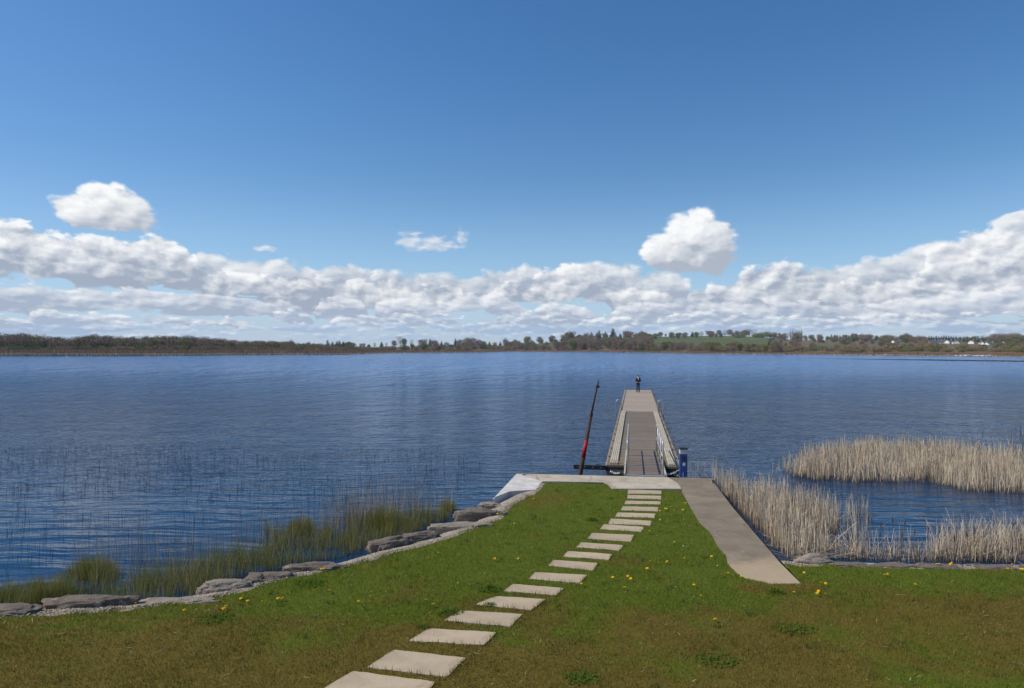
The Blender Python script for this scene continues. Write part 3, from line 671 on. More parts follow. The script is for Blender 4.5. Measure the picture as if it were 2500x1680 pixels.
for i, (a, b_, lb) in enumerate([(2030, 2130, 'low mossy kerb stone right of the angular pale rock'), (2120, 2245, 'low grey kerb stone behind the pair of dandelions'), (2235, 2370, 'long low grey kerb stone at the lawn edge on the right'), (2360, 2520, 'low grey kerb stone running out of the right edge of the photo')]):
    rock(a, b_, 1366 + i * 2, 1383 + i * 2, .12, lb, m_rock, 20 + i)
for i, px in enumerate((-190, -340, -520, 2600, 2760)):
    y = (1515 + i * 12) if px < 0 else 1386
    rock(px - 75, px + 75, y - 36, y, .18, 'grey shore boulder beyond the %s edge of the photo' % ('left' if px < 0 else 'right'), m_rock, 30 + i)

# ================================================================== pier
PA = Vector((4.87, 25.4)); PB = Vector((13.21, 71.5)); PDIR = (PB - PA).normalized(); PANG = math.atan2(PDIR.y, PDIR.x) - math.pi / 2
DZ = -.2; L = (PB - PA).length; L1 = 22.0
def pier_root(name, **k): return empty(name, (PA.x, PA.y, DZ), PANG, **k)
pier = pier_root('floating_pier', label='long floating timber pier running out from the quay into the lake', cat='pier')
def part(name, fn, mat, parent, smooth=False, **k):
    bm = bmesh.new(); fn(bm); return from_bm(name, bm, mat, parent, smooth=smooth, **k)
HW = 1.37
part('deck', lambda bm: box(bm, (0, L1 / 2 + .05, -.03), (2 * HW - .06, L1 - .1, .06)), m_deck_mid, pier, label='darker weathered boards of the near half')
part('deck', lambda bm: box(bm, (0, (L + L1) / 2, -.02), (2 * HW - .06, L - L1, .07)), m_deck_far, pier, label='pale bleached boards of the far half')
for s in (-1, 1):
    def strip(bm, s=s):
        n = 4
        for k in range(n):
            y0 = .25 + k * (L1 - .3) / n; y1 = .25 + (k + 1) * (L1 - .3) / n - .03
            for j in range(4): box(bm, (s * (HW - .40 + j * .075), (y0 + y1) / 2, .035), (.062, y1 - y0, .07), bev=.005)
    part('edge_plank', strip, m_strip, pier)
    def fend(bm, s=s):
        box(bm, (s * (HW - .01), L / 2, -.09), (.07, L, .17))
        k = .5
        while k < L: box(bm, (s * (HW + .035), k, -.12), (.04, .10, .24)); k += 2.1
    part('fender_rail', fend, m_timber, pier)
    part('edge_trim', lambda bm: box(bm, (s * (HW - .09), (L1 + L) / 2, .045), (.07, L - L1, .05)), m_timber, pier)
    part('float', lambda bm: [box(bm, (s * .85, 1.5 + k * 5.2, -.36), (.75, 4.4, .42), bev=.05) for k in range(9)], m_black, pier)
    for k in range(1, 9):
        y = k * 2.4 - .4
        part('cleat', lambda bm: (box(bm, (s * (HW - .05), y, .02), (.05, .10, .03)), tube(bm, [(s * (HW - .05), y - .09, .045), (s * (HW - .05), y + .09, .045)], .012, 6)), m_black, pier)
part('end_beam', lambda bm: box(bm, (0, L + .01, -.10), (2 * HW, .08, .2)), m_timber, pier)
def frame(bm):
    box(bm, (0, .0, -.13), (2 * HW, .10, .17)); box(bm, (-HW - .60, -.05, -.085), (1.20, .10, .16)); box(bm, (-HW - .2, .25, -.1), (.10, .7, .1), rz=.5)
part('end_frame', frame, m_black, pier)
for x in (-2.4, -2.15, -1.85, -1.55): part('bolt', lambda bm: tube(bm, [(x, -.10, -.08), (x, -.125, -.08)], .018, 8), m_galv, pier)
# loose boards / dry reed scraps on the near left corner
def scraps(bm):
    for k in range(34): 
        x = random.uniform(-1.2, -.62); y = random.uniform(.3, .75); a = random.uniform(-.9, .9); l = random.uniform(.08, .3); z = .012 + random.random() * .07
        tube(bm, [(x, y, z), (x + math.cos(a) * l * .5, y + math.sin(a) * l * .5, z + .015), (x + math.cos(a) * l, y + math.sin(a) * l, z)], .006, 4)
o = part('reed_scraps', scraps, m_rope, None, label='tangle of pale dry reed scraps on the near left corner of the pier', cat='debris'); o.location = (PA.x, PA.y, DZ); o.rotation_euler.z = PANG
# ladders
def ladder(s, lb):
    e = empty('pier_ladder', tuple(Vector((PA.x, PA.y, DZ)) + Matrix.Rotation(PANG, 3, 'Z') @ Vector((s * HW, L1 + .6, 0))), PANG, label=lb, cat='ladder', group='swim ladders on the pier')
    for yy in (-.45, .0):
        pts = [(-s * .12, yy, 0)] + [(s * (.06 - .18 * math.cos(a)), yy, .62 + .18 * math.sin(a)) for a in [math.pi * k / 10 for k in range(11)]] + [(s * .24, yy, -.2), (s * .24, yy, -1.2)]
        part('rail', lambda bm: tube(bm, pts, .022, 8), m_galv, e, True)
    for z in (-.1, -.4, -.7, -1.0):
        part('rung', lambda bm: tube(bm, [(s * .24, -.45, z), (s * .24, 0, z)], .018, 6), m_galv, e)
ladder(-1, 'grey hooped metal ladder on the left side of the pier'); ladder(1, 'grey hooped metal ladder on the right side of the pier')
# gangway
GA = Vector((4.38, 22.45)); GB = Vector((5.52, 28.9)); GL = (GB - GA).length; gr = math.atan2((GB - GA).y, (GB - GA).x) - math.pi / 2
gz0, gz1 = .02, DZ + .06
gw = empty('gangway', (GA.x, GA.y, gz0), gr, label='sloping timber gangway with metal handrails joining quay and pier', cat='gangway')
tl = math.atan2(gz1 - gz0, GL); zg = lambda y: y * math.tan(tl)
part('deck', lambda bm: box(bm, (0, GL / 2, zg(GL / 2) - .03), (1.28, GL, .05), rx=tl), m_ramp, gw)
for s in (-1, 1): part('side_plate', lambda bm: box(bm, (s * .67, GL / 2, zg(GL / 2) - .045), (.05, GL, .16), rx=tl), m_strip, gw)
part('hinge_plate', lambda bm: box(bm, (0, -.06, -.001), (1.25, .2, .012)), m_galv, gw)
for s in (-1, 1):
    x = s * .575; H = 1.12
    hr = part('handrail', lambda bm: tube(bm, [(x, .04, zg(0) - .02), (x, .04, H - .12), (x, .06, H - .05), (x, .12, H), (x, .2, H + .01)] + [(x, GL * t, zg(GL * t) + H + .01) for t in (.25, .5, .75, .955)] + [(x, GL - .12, zg(GL) + H - .03), (x, GL - .08, zg(GL) + H - .1), (x, GL - .08, zg(GL))], .027, 10), m_stainless, gw, True)
    part('mid_rail', lambda bm: tube(bm, [(x, .04, .58), (x, GL - .08, zg(GL) + .58)], .021, 8), m_stainless, gw, True)
    for t in (.25, .5, .75):
        part('post', lambda bm: tube(bm, [(x, GL * t, zg(GL * t)), (x, GL * t, zg(GL * t) + H)], .020, 8), m_stainless, gw, True)
# leaning pile
def P3(px, py, y): return Vector(((px - 1250) / F * y, y, CH - (py - HOR) * y / F))
yb = 24.35
b0 = P3(1414, 1172, yb); b1 = P3(1443.5, 1012, yb + .2); b2 = P3(1461, 929, yb + .3); bd = (b0 - b1).normalized()
pile = empty('mooring_pile', tuple(b0), label='rusty leaning steel pole with a red painted band left of the pier', cat='mooring pole')
def rel(v): return tuple(v - b0)
part('lower_tube', lambda bm: tube(bm, [rel(b0 + bd * 1.6), rel(b0), rel(b1)], [.088, .083, .052], 14), m_rust, pile, True)
part('upper_tube', lambda bm: tube(bm, [rel(b1 - bd * 0), rel(b2)], [.036, .026], 12), m_rust, pile, True)
c1 = b0.lerp(b1, .47); c2 = b0.lerp(b1, .62)
c1 = b0.lerp(b1, .34); c2 = b0.lerp(b1, .60)
part('red_band', lambda bm: tube(bm, [rel(c1), rel(c2)], [.0765, .0685], 14), m_red, pile, True)
part('collar', lambda bm: tube(bm, [rel(b1 + bd * .06), rel(b1 - bd * .05)], [.066, .062], 14), m_rust, pile)
ct = b1.lerp(b2, .82)
part('collar', lambda bm: tube(bm, [rel(ct + bd * .06), rel(ct - bd * .04)], [.055, .052], 10), m_rust, pile)
part('lug', lambda bm: box(bm, rel(ct + Vector((.05, 0, 0))), (.06, .05, .09)), m_rust, pile)
# chains
def chain(name, a, b_, lb):
    a = Vector(a); b_ = Vector(b_); n = 11; d = (b_ - a); ce = empty(name, tuple(a), label=lb, cat='chain', group='mooring chains of the pier')
    for k in range(n):
        bm = bmesh.new(); c = a.lerp(b_, (k + .5) / n) - a; c.z -= .05 * math.sin(math.pi * (k + .5) / n); q = d.to_track_quat('Z', 'X').to_matrix().to_4x4() @ Matrix.Rotation(math.pi / 2 * (k % 2), 4, 'Z')
        ring = [(Matrix.Translation(c) @ q) @ Vector((.026 * math.cos(t), 0, .045 * math.sin(t))) for t in [2 * math.pi * j / 10 for j in range(11)]]
        tube(bm, ring, .010, 5, cap=False); from_bm('link', bm, m_white, ce)
chain('mooring_chain', (3.62, 23.0, .0), P3(1490, 1150, 25.2), 'pale mooring chain hanging at the left of the gangway')
chain('mooring_chain', (5.12, 22.9, -.05), P3(1660, 1146, 25.2), 'pale mooring chain stretched between gangway and blue pedestal')
# blue pedestal
pe = empty('service_pedestal', (5.57, 22.22, .012), -.05, label='blue metal service pedestal standing at the right end of the quay', cat='service pedestal')
def pbody(bm):
    box(bm, (0, 0, .46), (.235, .20, .58), bev=.012); box(bm, (-.078, 0, .085), (.075, .19, .172)); box(bm, (.078, 0, .085), (.075, .19, .172))
part('body', pbody, m_blue, pe)
part('panel', lambda bm: box(bm, (0, -.101, .60), (.13, .012, .13), bev=.004), m_dark, pe)
for x in (-.055, .055): part('socket', lambda bm: tube(bm, [(x, -.09, .70), (x, -.122, .70)], .026, 12), m_blue, pe)
part('socket_cover', lambda bm: (box(bm, (.012, -.108, .42), (.085, .02, .10), bev=.006), tube(bm, [(.012, -.1, .41), (.012, -.135, .41)], .028, 12)), m_grey, pe)
part('lamp_head', lambda bm: box(bm, (0, 0, .825), (.24, .21, .15), bev=.01), m_grey, pe)
part('cap', lambda bm: box(bm, (0, 0, .927), (.27, .24, .05), bev=.015), m_dark, pe)
part('foot', lambda bm: box(bm, (0, 0, .003), (.26, .23, .010)), m_galv, pe)
part('small_bracket', lambda bm: tube(bm, [(-.12, .02, .02), (-.16, .02, .05), (-.2, .02, .0)], .008, 6), m_galv, pe)
# mooring ring & quay end post
o = from_bm('mooring_ring', (lambda bm: (tube(bm, [(.05 * math.cos(t), .05 * math.sin(t), .03) for t in [2 * math.pi * j / 14 for j in range(15)]], .008, 6, False), bm)[1])(bmesh.new()), m_rust, label='small rusty mooring ring on the left corner of the quay', cat='mooring ring')
X, Y = V2([(268, 110)])[0]; o.location = (X, Y, .0)
X, Y = V6([(150, 455)])[0]
bm = bmesh.new(); box(bm, (0, 0, .03), (.10, .10, .26), bev=.01); box(bm, (0, 0, .165), (.12, .12, .02)); o = from_bm('post_stub', bm, m_timber, label='short weathered post stub at the far right corner of the path', cat='post'); o.location = (X + .1, Y, -.05)

# ================================================================== person at the pier end
px_, py_ = 12.50, 67.7
pr = empty('person', (px_, py_, DZ + .016), math.radians(8), label='person in dark jacket and blue trousers standing at the end of the pier', cat='person')
def skin_obj(name, verts, edges, rad, mat, parent, sub=2, root=0, label=None):
    me = bpy.data.meshes.new(name); me.from_pydata(verts, edges, []); o = link_mesh(name, me, mat, parent)
    md = o.modifiers.new('skin', 'SKIN'); md.use_smooth_shade = True
    for i, r in enumerate(rad):
        r = r if isinstance(r, tuple) else (r, r); me.skin_vertices[0].data[i].radius = r; me.skin_vertices[0].data[i].use_root = (i == root)
    s = o.modifiers.new('sub', 'SUBSURF'); s.levels = sub; s.render_levels = sub
    if label: o['label'] = label
    return o
m_skin = mat_plain('skin', (.52, .32, .24), .6, var=.05); m_jacket = mat_plain('navy_jacket', (.018, .018, .035), .8); m_jeans = mat_plain('blue_jeans', (.028, .045, .10), .85)
m_hair = mat_plain('brown_hair', (.09, .045, .025), .7); m_boot = mat_plain('dark_boots', (.03, .02, .018), .6); m_cuff = mat_plain('pale_shirt', (.5, .48, .46), .8)
bv = [(0,0,.93),(0,0,1.1),(0,0,1.30),(0,0,1.43),(0,-.01,1.50),(0,-.015,1.58),(0,-.01,1.66),
      (-.15,0,1.36),(-.235,-.01,1.15),(-.15,-.17,1.01),(.15,0,1.36),(.235,-.01,1.15),(.15,-.17,1.01),
      (-.095,0,.86),(-.11,-.01,.49),(-.12,.02,.10),(-.13,-.12,.045),(.095,0,.86),(.10,-.01,.49),(.11,.02,.10),(.12,-.12,.045)]
be = [(0,1),(1,2),(2,3),(3,4),(4,5),(5,6),(3,7),(7,8),(8,9),(3,10),(10,11),(11,12),(0,13),(13,14),(14,15),(15,16),(0,17),(17,18),(18,19),(19,20)]
br_ = [(.15,.10),(.13,.095),(.13,.09),(.07,.06),(.046,.048),(.080,.095),(.078,.092),.05,.042,.030,.05,.042,.030,.085,.058,.034,(.028,.026),.085,.058,.034,(.028,.026)]
skin_obj('body', bv, be, br_, m_skin, pr)
jv = [(0,0,.76),(0,0,.92),(0,0,1.12),(0,0,1.30),(0,0,1.46),(-.165,0,1.365),(-.240,-.01,1.14),(-.165,-.15,1.02),(.165,0,1.365),(.240,-.01,1.14),(.165,-.15,1.02)]
skin_obj('jacket', jv, [(0,1),(1,2),(2,3),(3,4),(3,5),(5,6),(6,7),(3,8),(8,9),(9,10)], [(.20,.15),(.205,.15),(.185,.135),(.19,.135),(.085,.085),.085,.066,.052,.085,.066,.052], m_jacket, pr)
tv = [(0,0,.90),(-.095,0,.82),(-.112,-.01,.49),(-.12,.02,.045),(.095,0,.82),(.102,-.01,.49),(.11,.02,.045)]
skin_obj('trousers', tv, [(0,1),(1,2),(2,3),(0,4),(4,5),(5,6)], [(.165,.12),.105,.078,.066,.105,.078,.066], m_jeans, pr)
for s in (-1, 1):
    skin_obj('boot', [(s*.12,.04,.06),(s*.12,-.03,.05),(s*.125,-.14,.042),(s*.12,.03,.16)], [(0,1),(1,2),(0,3)], [(.060,.055),(.060,.052),(.052,.042),.062], m_boot, pr)
    part('cuff', lambda bm: tube(bm, [(s*.168,-.145,1.02),(s*.142,-.178,1.008)], .045, 10), m_cuff, pr, True)
    # hand: palm, four fingers and a thumb, curled and meeting at the waist
    hb = Vector((s*.132,-.19,1.0)); dirv = Vector((-s*.72,-.25,-.12)).normalized()
    palm = skin_obj('hand', [tuple(hb), tuple(hb+dirv*.045), tuple(hb+dirv*.085)], [(0,1),(1,2)], [(.026,.022),(.04,.02),(.036,.018)], m_skin, pr, 1)
    for k in range(4):
        st0 = hb + dirv * .085 + Vector((0, -.004, .030 - .02 * k)); l = (.034,.038,.036,.028)[k]
        skin_obj('finger', [tuple(st0), tuple(st0+dirv*l), tuple(st0+dirv*l*1.5+Vector((0,.02,-.006))), tuple(st0+dirv*l*1.5+Vector((0,.045,-.01)))], [(0,1),(1,2),(2,3)], [.009,.0085,.008,.007], m_skin, palm, 1)
    st0 = hb + dirv * .03 + Vector((0,-.01,.03)); skin_obj('thumb', [tuple(st0), tuple(st0+dirv*.03+Vector((0,-.01,.022))), tuple(st0+dirv*.062+Vector((0,-.01,.024)))], [(0,1),(1,2)], [.012,.010,.009], m_skin, palm, 1)
part('collar', lambda bm: tube(bm, [(0,-.01,1.43),(0,-.012,1.50)], [.095,.072], 14, False), m_cuff, pr, True)
part('scarf', lambda bm: tube(bm, [(.0,-.085,1.45),(.005,-.125,1.38),(.0,-.138,1.28),(-.01,-.138,1.20)], [.03,.034,.036,.03], 10), m_cuff, pr, True)
def hair(bm):
    bmesh.ops.create_uvsphere(bm, u_segments=20, v_segments=14, radius=1)
    for v in bm.verts:
        c = v.co.copy(); c = Vector((c.x*.096, c.y*.112+.012, c.z*.115+1.635))
        if c.y < -.02 and c.z < 1.665: c.y = -.02
        c.z = max(c.z, 1.50 if c.y > 0 else 1.54); v.co = c
part('hair', hair, m_hair, pr, True)
part('nose', lambda bm: tube(bm, [(0,-.092,1.625),(0,-.118,1.600),(0,-.095,1.592)], [.006,.013,.008], 8), m_skin, pr, True)
for s in (-1, 1):
    part('eye', lambda bm: bmesh.ops.create_uvsphere(bm, u_segments=8, v_segments=6, radius=.011, matrix=Matrix.Translation((s*.030,-.092,1.628))), m_dark, pr, True)
    part('ear', lambda bm: bmesh.ops.create_uvsphere(bm, u_segments=8, v_segments=6, radius=.02, matrix=Matrix.Translation((s*.088,0,1.615)) @ Matrix.Diagonal((.5,.8,1.3,1))), m_skin, pr, True)
m_lip = mat_plain('lips', (.35, .12, .10), .6)
part('mouth', lambda bm: box(bm, (0,-.095,1.562), (.045,.012,.012), bev=.004), m_lip, pr)
# ================================================================== flowers and weeds in the lawn
m_yel = mat_plain('dandelion_yellow', (.80, .52, .01), .7); m_yel.node_tree.nodes['Principled BSDF'].inputs['Specular IOR Level'].default_value = .1
m_wht = mat_plain('daisy_white', (.8, .8, .78), .7); m_stalk = mat_plain('flower_stalk', (.10, .16, .04), .7)
m_leaf = mat_plain('weed_leaf', (.060, .11, .012), .95, var=.4); m_leaf.node_tree.nodes['Principled BSDF'].inputs['Specular IOR Level'].default_value = .05
def flower_meshes(r, mat, nm):
    bm = bmesh.new()
    for ring, (rr, zz, n) in enumerate([(1, 0, 16), (.75, .2, 13), (.45, .34, 9)]):
        for k in range(n):
            a = 2 * math.pi * (k + ring * .5) / n; d = Vector((math.cos(a), math.sin(a), 0)); t = Vector((-d.y, d.x, 0))
            p = [t * .12, -t * .12, d * rr - t * .16 + Vector((0, 0, zz + .12)), d * rr + t * .16 + Vector((0, 0, zz + .12))]
            bm.faces.new([bm.verts.new(q * r) for q in (p[0], p[1], p[2], p[3])])
    bmesh.ops.create_uvsphere(bm, u_segments=10, v_segments=6, radius=r * .5, matrix=Matrix.Translation((0, 0, r * .12)) @ Matrix.Diagonal((1, 1, .55, 1)))
    me = bpy.data.meshes.new(nm); bm.to_mesh(me); bm.free(); me.materials.append(mat); return me
me_dh = flower_meshes(.024, m_yel, 'flower_head'); me_wh = flower_meshes(.013, m_wht, 'flower_head')
me_dh_closed = flower_meshes(.013, m_yel, 'flower_head')
bm = bmesh.new(); tube(bm, [(0,0,-.045),(.003,0,-.02),(0,0,0)], .0025, 5); me_sk = bpy.data.meshes.new('stem'); bm.to_mesh(me_sk); bm.free(); me_sk.materials.append(m_stalk)
def flower(x, y, head, label, cat, grp, name, s=1, nleaf=True):
    e = empty(name, (x, y, .0), random.uniform(0, 6), label=label, cat=cat, group=grp)
    z = .058
    for nm, me in (('stem', me_sk), ('flower_head', head)):
        o = bpy.data.objects.new(nm, me); COL.objects.link(o); o.parent = e; o.location = (0, 0, z)
        if me is head: o.scale = (s, s, s); o.rotation_euler = (random.uniform(-.5, .5), random.uniform(-.5, .5), 0)
dl = V2([(1275,230),(1196,283),(1228,278),(1240,280),(1325,305),(1327,314),(1205,325),(1190,340),(1200,342),(1225,330),(1250,350),(1255,330),(1295,348),(1305,350),(1310,346),(1157,355),(1315,412),(1157,416),(1140,520),(1252,563),(1035,604),(962,574),(1095,690),(1118,690),(1202,693),(1318,668),(1312,673),(1350,704),(1073,738),(948,776),(946,790),(966,806),(848,797),(790,817),(808,845),(925,863),(930,897),(1617,855),(1445,900),(1455,893),(1425,917),(1518,1075),(1495,658),(1380,847),(642,840),(1690,790),(1562,780),(1088,490),(1605,770)])
dleft = V2([(840,311),(543,580),(335,275),(400,250),(92,376),(203,441),(78,673),(72,678),(230,674),(725,150)]) + V5([(1992,583),(1790,673),(1525,895),(1448,933),(1170,1003),(1371,1051),(1972,942),(2125,665),(2280,463),(1680,1138),(1630,1169),(1585,1197),(1130,1183),(984,1243),(892,1285),(1212,1270),(620,1024),(598,1026),(768,1024),(665,1198),(255,1262),(290,1262),(130,1284)]) + V4([(1208,1318),(1298,1322),(1118,1384),(1610,1332),(1656,1280),(1935,1345),(2010,1343),(1990,1366),(2145,1275),(2205,1297),(1640,1378)]) + V3([(244,50),(143,218),(940,327)])
dright = V2([(2075,724),(2101,766),(2165,812),(2210,834),(2242,838),(2195,888),(2190,900),(2183,906),(2240,906),(2035,895)]) + V6([(1366,1112),(1386,1108),(1745,1036),(1728,1038),(1756,1040),(1820,1040),(1830,1030),(2250,1037),(2250,1082),(2220,1070),(2310,1072),(2322,1073),(1580,1180),(1465,1020),(2264,1056)])
SPEC = [(V3([(1037,218)])[0], 'yellow dandelion, lowest of the diagonal trio left of the slabs'), (V3([(1082,191)])[0], 'yellow dandelion in the middle of the diagonal trio left of the slabs'), (V3([(1130,160)])[0], 'yellow dandelion, uppermost of the diagonal trio left of the slabs'),
 (V2([(642,840)])[0], 'single yellow dandelion close to the right end of a slab in the lower middle'), (V2([(543,580)])[0], 'yellow dandelion beside the left end of the ninth slab from the quay'), (V2([(840,311)])[0], 'yellow dandelion just left of the fourth slab from the quay'), (V2([(1518,1075)])[0], 'lone pale dandelion low in the open lawn at the right of the slabs'),
 (V2([(1617,855)])[0], 'yellow dandelion below the rounded end of the concrete path'), (V2([(1275,230)])[0], 'yellow dandelion nearest the quay beside the path corner'), (V2([(1140,520)])[0], 'yellow dandelion alone right of the eighth slab from the quay'), (V2([(1252,563)])[0], 'yellow dandelion between the ninth slab and the path, above the two daisies'),
 (V6([(1366,1112)])[0], 'left dandelion of the pair in the right lawn'), (V6([(1386,1108)])[0], 'right dandelion of the pair in the right lawn'), (V6([(1580,1180)])[0], 'lone dandelion low in the right lawn below the kerb stones'), (V2([(2101,766)])[0], 'yellow dandelion just right of the pointed end of the path'),
 (V4([(1118,1384)])[0], 'yellow dandelion furthest left in the lawn'), (V5([(1371,1051)])[0], 'yellow dandelion alone in the left lawn, nearest the middle slabs'), (V5([(1170,1003)])[0], 'yellow dandelion alone in the left lawn below the gravel')]
def spec(x, y, lb):
    for (a, b_), l in SPEC:
        if abs(a - x) + abs(b_ - y) < .09: return l
    return lb
for pts, lb in ((dl, 'yellow dandelion in the grass between the stepping slabs and the concrete path'), (dleft, 'yellow dandelion in the grass left of the stepping slabs'), (dright, 'yellow dandelion in the grass right of the concrete path')):
    for (x, y) in pts:
        op = random.random() < .72; flower(x, y, me_dh if op else me_dh_closed, spec(x, y, lb), 'dandelion', lb.replace('yellow dandelion', 'dandelions'), 'dandelion', random.uniform(.85, 1.25))
for (x, y) in V2([(1310,590),(1332,596),(1516,646),(1572,633),(1534,720),(1258,860),(1378,927),(1320,447),(1570,640)]):
    flower(x, y, me_wh, 'small white daisy in the grass left of the concrete path', 'daisy', 'daisies in the lawn', 'daisy')
def weed(x, y, r, h, n, label, mat=None):
    bm = bmesh.new(); n = n * 3
    for k in range(n):
        q0 = r * random.random() ** .6; a0 = random.uniform(0, 6.28); o0 = Vector((math.cos(a0) * q0, math.sin(a0) * q0 * .8, .005))
        a = random.uniform(0, 6.28); l = random.uniform(.025, .06); hh = h * random.uniform(.3, 1.0) * (1.1 - q0 / r * .6); wdt = l * random.uniform(.12, .25)
        d = Vector((math.cos(a), math.sin(a), 0)); t = Vector((-d.y, d.x, 0)); pv_ = None
        for j in range(4):
            u = j / 3; c = o0 + d * l * u + Vector((0, 0, hh * math.sin(.3 + u * 1.9))); ww = wdt * math.sin(.35 + u * 2.5)
            q = (bm.verts.new(c - t * ww), bm.verts.new(c + t * ww))
            if pv_: bm.faces.new((pv_[0], pv_[1], q[1], q[0]))
            pv_ = q
    o = from_bm('weed_clump', bm, mat or m_leaf, label=label, cat='weed', group='weeds in the lawn'); o.location = (x, y, 0)
for p, r, h, n, lb in [(V2([(708,405)])[0], .14, .09, 40, 'dark leafy weed in the lawn left of the middle slabs'), (V2([(1910,880)])[0], .16, .10, 30, 'leafy weed at the rounded end of the concrete path'),
   (V2([(2040,1120)])[0], .30, .06, 70, 'dark green clover patch in the lawn at the lower right'), (V2([(40,965)])[0], .10, .07, 14, 'small leafy weed at the front edge of a slab'),
   (V2([(650,1440)])[0], .26, .04, 70, 'bright green clover patch near the bottom of the photo'), (V2([(1520,1320)])[0], .30, .04, 80, 'bright green clover patch between slabs and path end'),
   (V3([(1370,190)])[0], .22, .08, 50, 'broad leaved weeds by the left corner of a slab'), (V3([(1060,370)])[0], .22, .07, 50, 'leafy weeds left of the fourth slab from the bottom'), (V3([(860,490)])[0], .10, .09, 14, 'small curled weed behind the third slab from the bottom'),
   (V5([(500,1120)])[0], .30, .05, 70, 'dark green clover patch below the flat shore boulders'), (V4([(1900,1425)])[0], .32, .05, 80, 'clover patch beside the trio of dandelions at the left')]:
    weed(p[0], p[1], r, h, n, lb)
# ================================================================== far shore terrain
U = lambda px: (px - 1250) / F
SH = [(-1500,868),(-400,870),(0,870),(300,870),(600,867.5),(858,866),(900,864),(943,862.6),(1100,861.2),(1180,860.8),(1250,858.6),(1400,859.4),(1500,860.6),(1700,864),(1875,865.5),(2180,868.3),(2500,872.5),(3000,878),(4200,890)]
su = [U(p) for p, _ in SH]; sd = [(CH - WL) * F / (y - HOR) for _, y in SH]
RG = [(-1500,560,849),(0,620,849),(600,700,849),(860,950,848.5),(1000,1200,847),(1150,1250,846),(1250,1300,843),(1330,1300,837),(1450,1350,832),(1560,1400,828),(1600,1400,822.5),(1660,1420,820.5),(1750,1420,819.5),(1850,1380,822),(1900,1330,827),(1950,1300,830),(2050,1200,832),(2200,1100,833),(2350,1000,835),(2500,900,838),(3000,800,840),(4200,700,843)]
ru = [U(p) for p, _, _ in RG]; rd = [d for _, d, _ in RG]; rz = [CH + (HOR - y) * d / F for _, d, y in RG]
def shore(u): return np.interp(u, su, sd)
def terr(u, y):
    s0 = shore(u); r0 = np.interp(u, ru, rd); z1 = np.interp(u, ru, rz)
    d = y - s0; belt = WL - .15 + np.clip(d / 12, -.4, 1) * .35 + np.clip((d - 10) / 60, 0, 1) * 1.9
    t = np.clip((d - 70) / (r0 - s0 - 70), 0, 1); t = t * t * (3 - 2 * t) * .5 + t * .5
    z = belt + np.maximum(z1 - 1.75, 0) * t + (vnoise(u * 1400, y, 120, 4) - .5) * 3 * np.clip(d / 200, 0, 1) * np.clip(1 - t * .9, .1, 1)
    return np.where(y > r0, z - (y - r0) * .03, z)
us = np.concatenate([np.linspace(-2.2, -.8, 12, False), np.linspace(-.8, .8, 420), np.linspace(.8, 2.2, 12)[1:]])
ks = np.concatenate([np.linspace(-.03, .12, 16, False), np.linspace(.12, 1.0, 46, False), np.linspace(1, 2.6, 10)])
UU, KK = np.meshgrid(us, ks); S0 = shore(UU); R0 = np.interp(UU, ru, rd); YY = S0 + (R0 - S0) * KK; ZZ = terr(UU, YY); XX = UU * YY
nu = len(us); idx = np.arange(len(ks) * nu).reshape(len(ks), nu)
fq = np.stack([idx[:-1, :-1], idx[:-1, 1:], idx[1:, 1:], idx[1:, :-1]], -1).reshape(-1)
PXX = UU * F + 1250; SCR = HOR - (ZZ - CH) * F / YY; FLD = np.zeros_like(UU)
for (x0, x1, k0, k1) in ((1588, 1905, .28, 9), (1288, 1350, .45, 9), (1985, 2068, .18, .5), (2325, 2450, .72, 9), (2455, 2700, .12, .40), (2210, 2262, .75, 9), (880, 960, .25, .5)):
    FLD = np.maximum(FLD, ((PXX > x0) & (PXX < x1) & (KK > k0) & (KK < k1)).astype(float))
me = raw_mesh('hills', np.stack([XX, YY, ZZ], -1).reshape(-1, 3), fq, 4, {'dist': (YY - S0).ravel(), 'field': FLD.ravel()}); me.shade_smooth()
m_hill, b = new_mat('farmland'); p = objco(); dd = attr('dist')
fv = E.nt.nodes.new('ShaderNodeTexVoronoi'); E.nt.links.new(scalev(p, (.006, .004, 0)).k, fv.inputs['Vector']); fv.inputs['Scale'].default_value = 1
fr_ = sep(E(fv.outputs['Color']))[0]
fld = mixc(cl((fr_ - .25) * 1.6), (.08, .11, .04), (.115, .13, .055)); fld = mixc(noise(p, .05, 4, .6) * .4, fld, (.09, .12, .035))
bn_ = noise(scalev(p, (.02, .02, .1)), 1, 4, .6)
brn = mixc(bn_, (.12, .072, .042), (.19, .125, .07))
jit = (noise(scalev(p, (.01, .01, 0)), 1, 3, .5) - .5) * 30
wood = mixc(bn_, (.10, .085, .05), (.17, .14, .075)); c = mixc(sstep(60, 130, dd + jit), brn, mixc(sstep(.3, .7, attr('field') + jit * .01), wood, fld)); c = mixc(sstep(22, 6, dd), c, (.34, .27, .20))
setc(b, c); b.inputs['Roughness'].default_value = .95; b.inputs['Specular IOR Level'].default_value = .1
link_mesh('hills', me, m_hill, kind='structure')
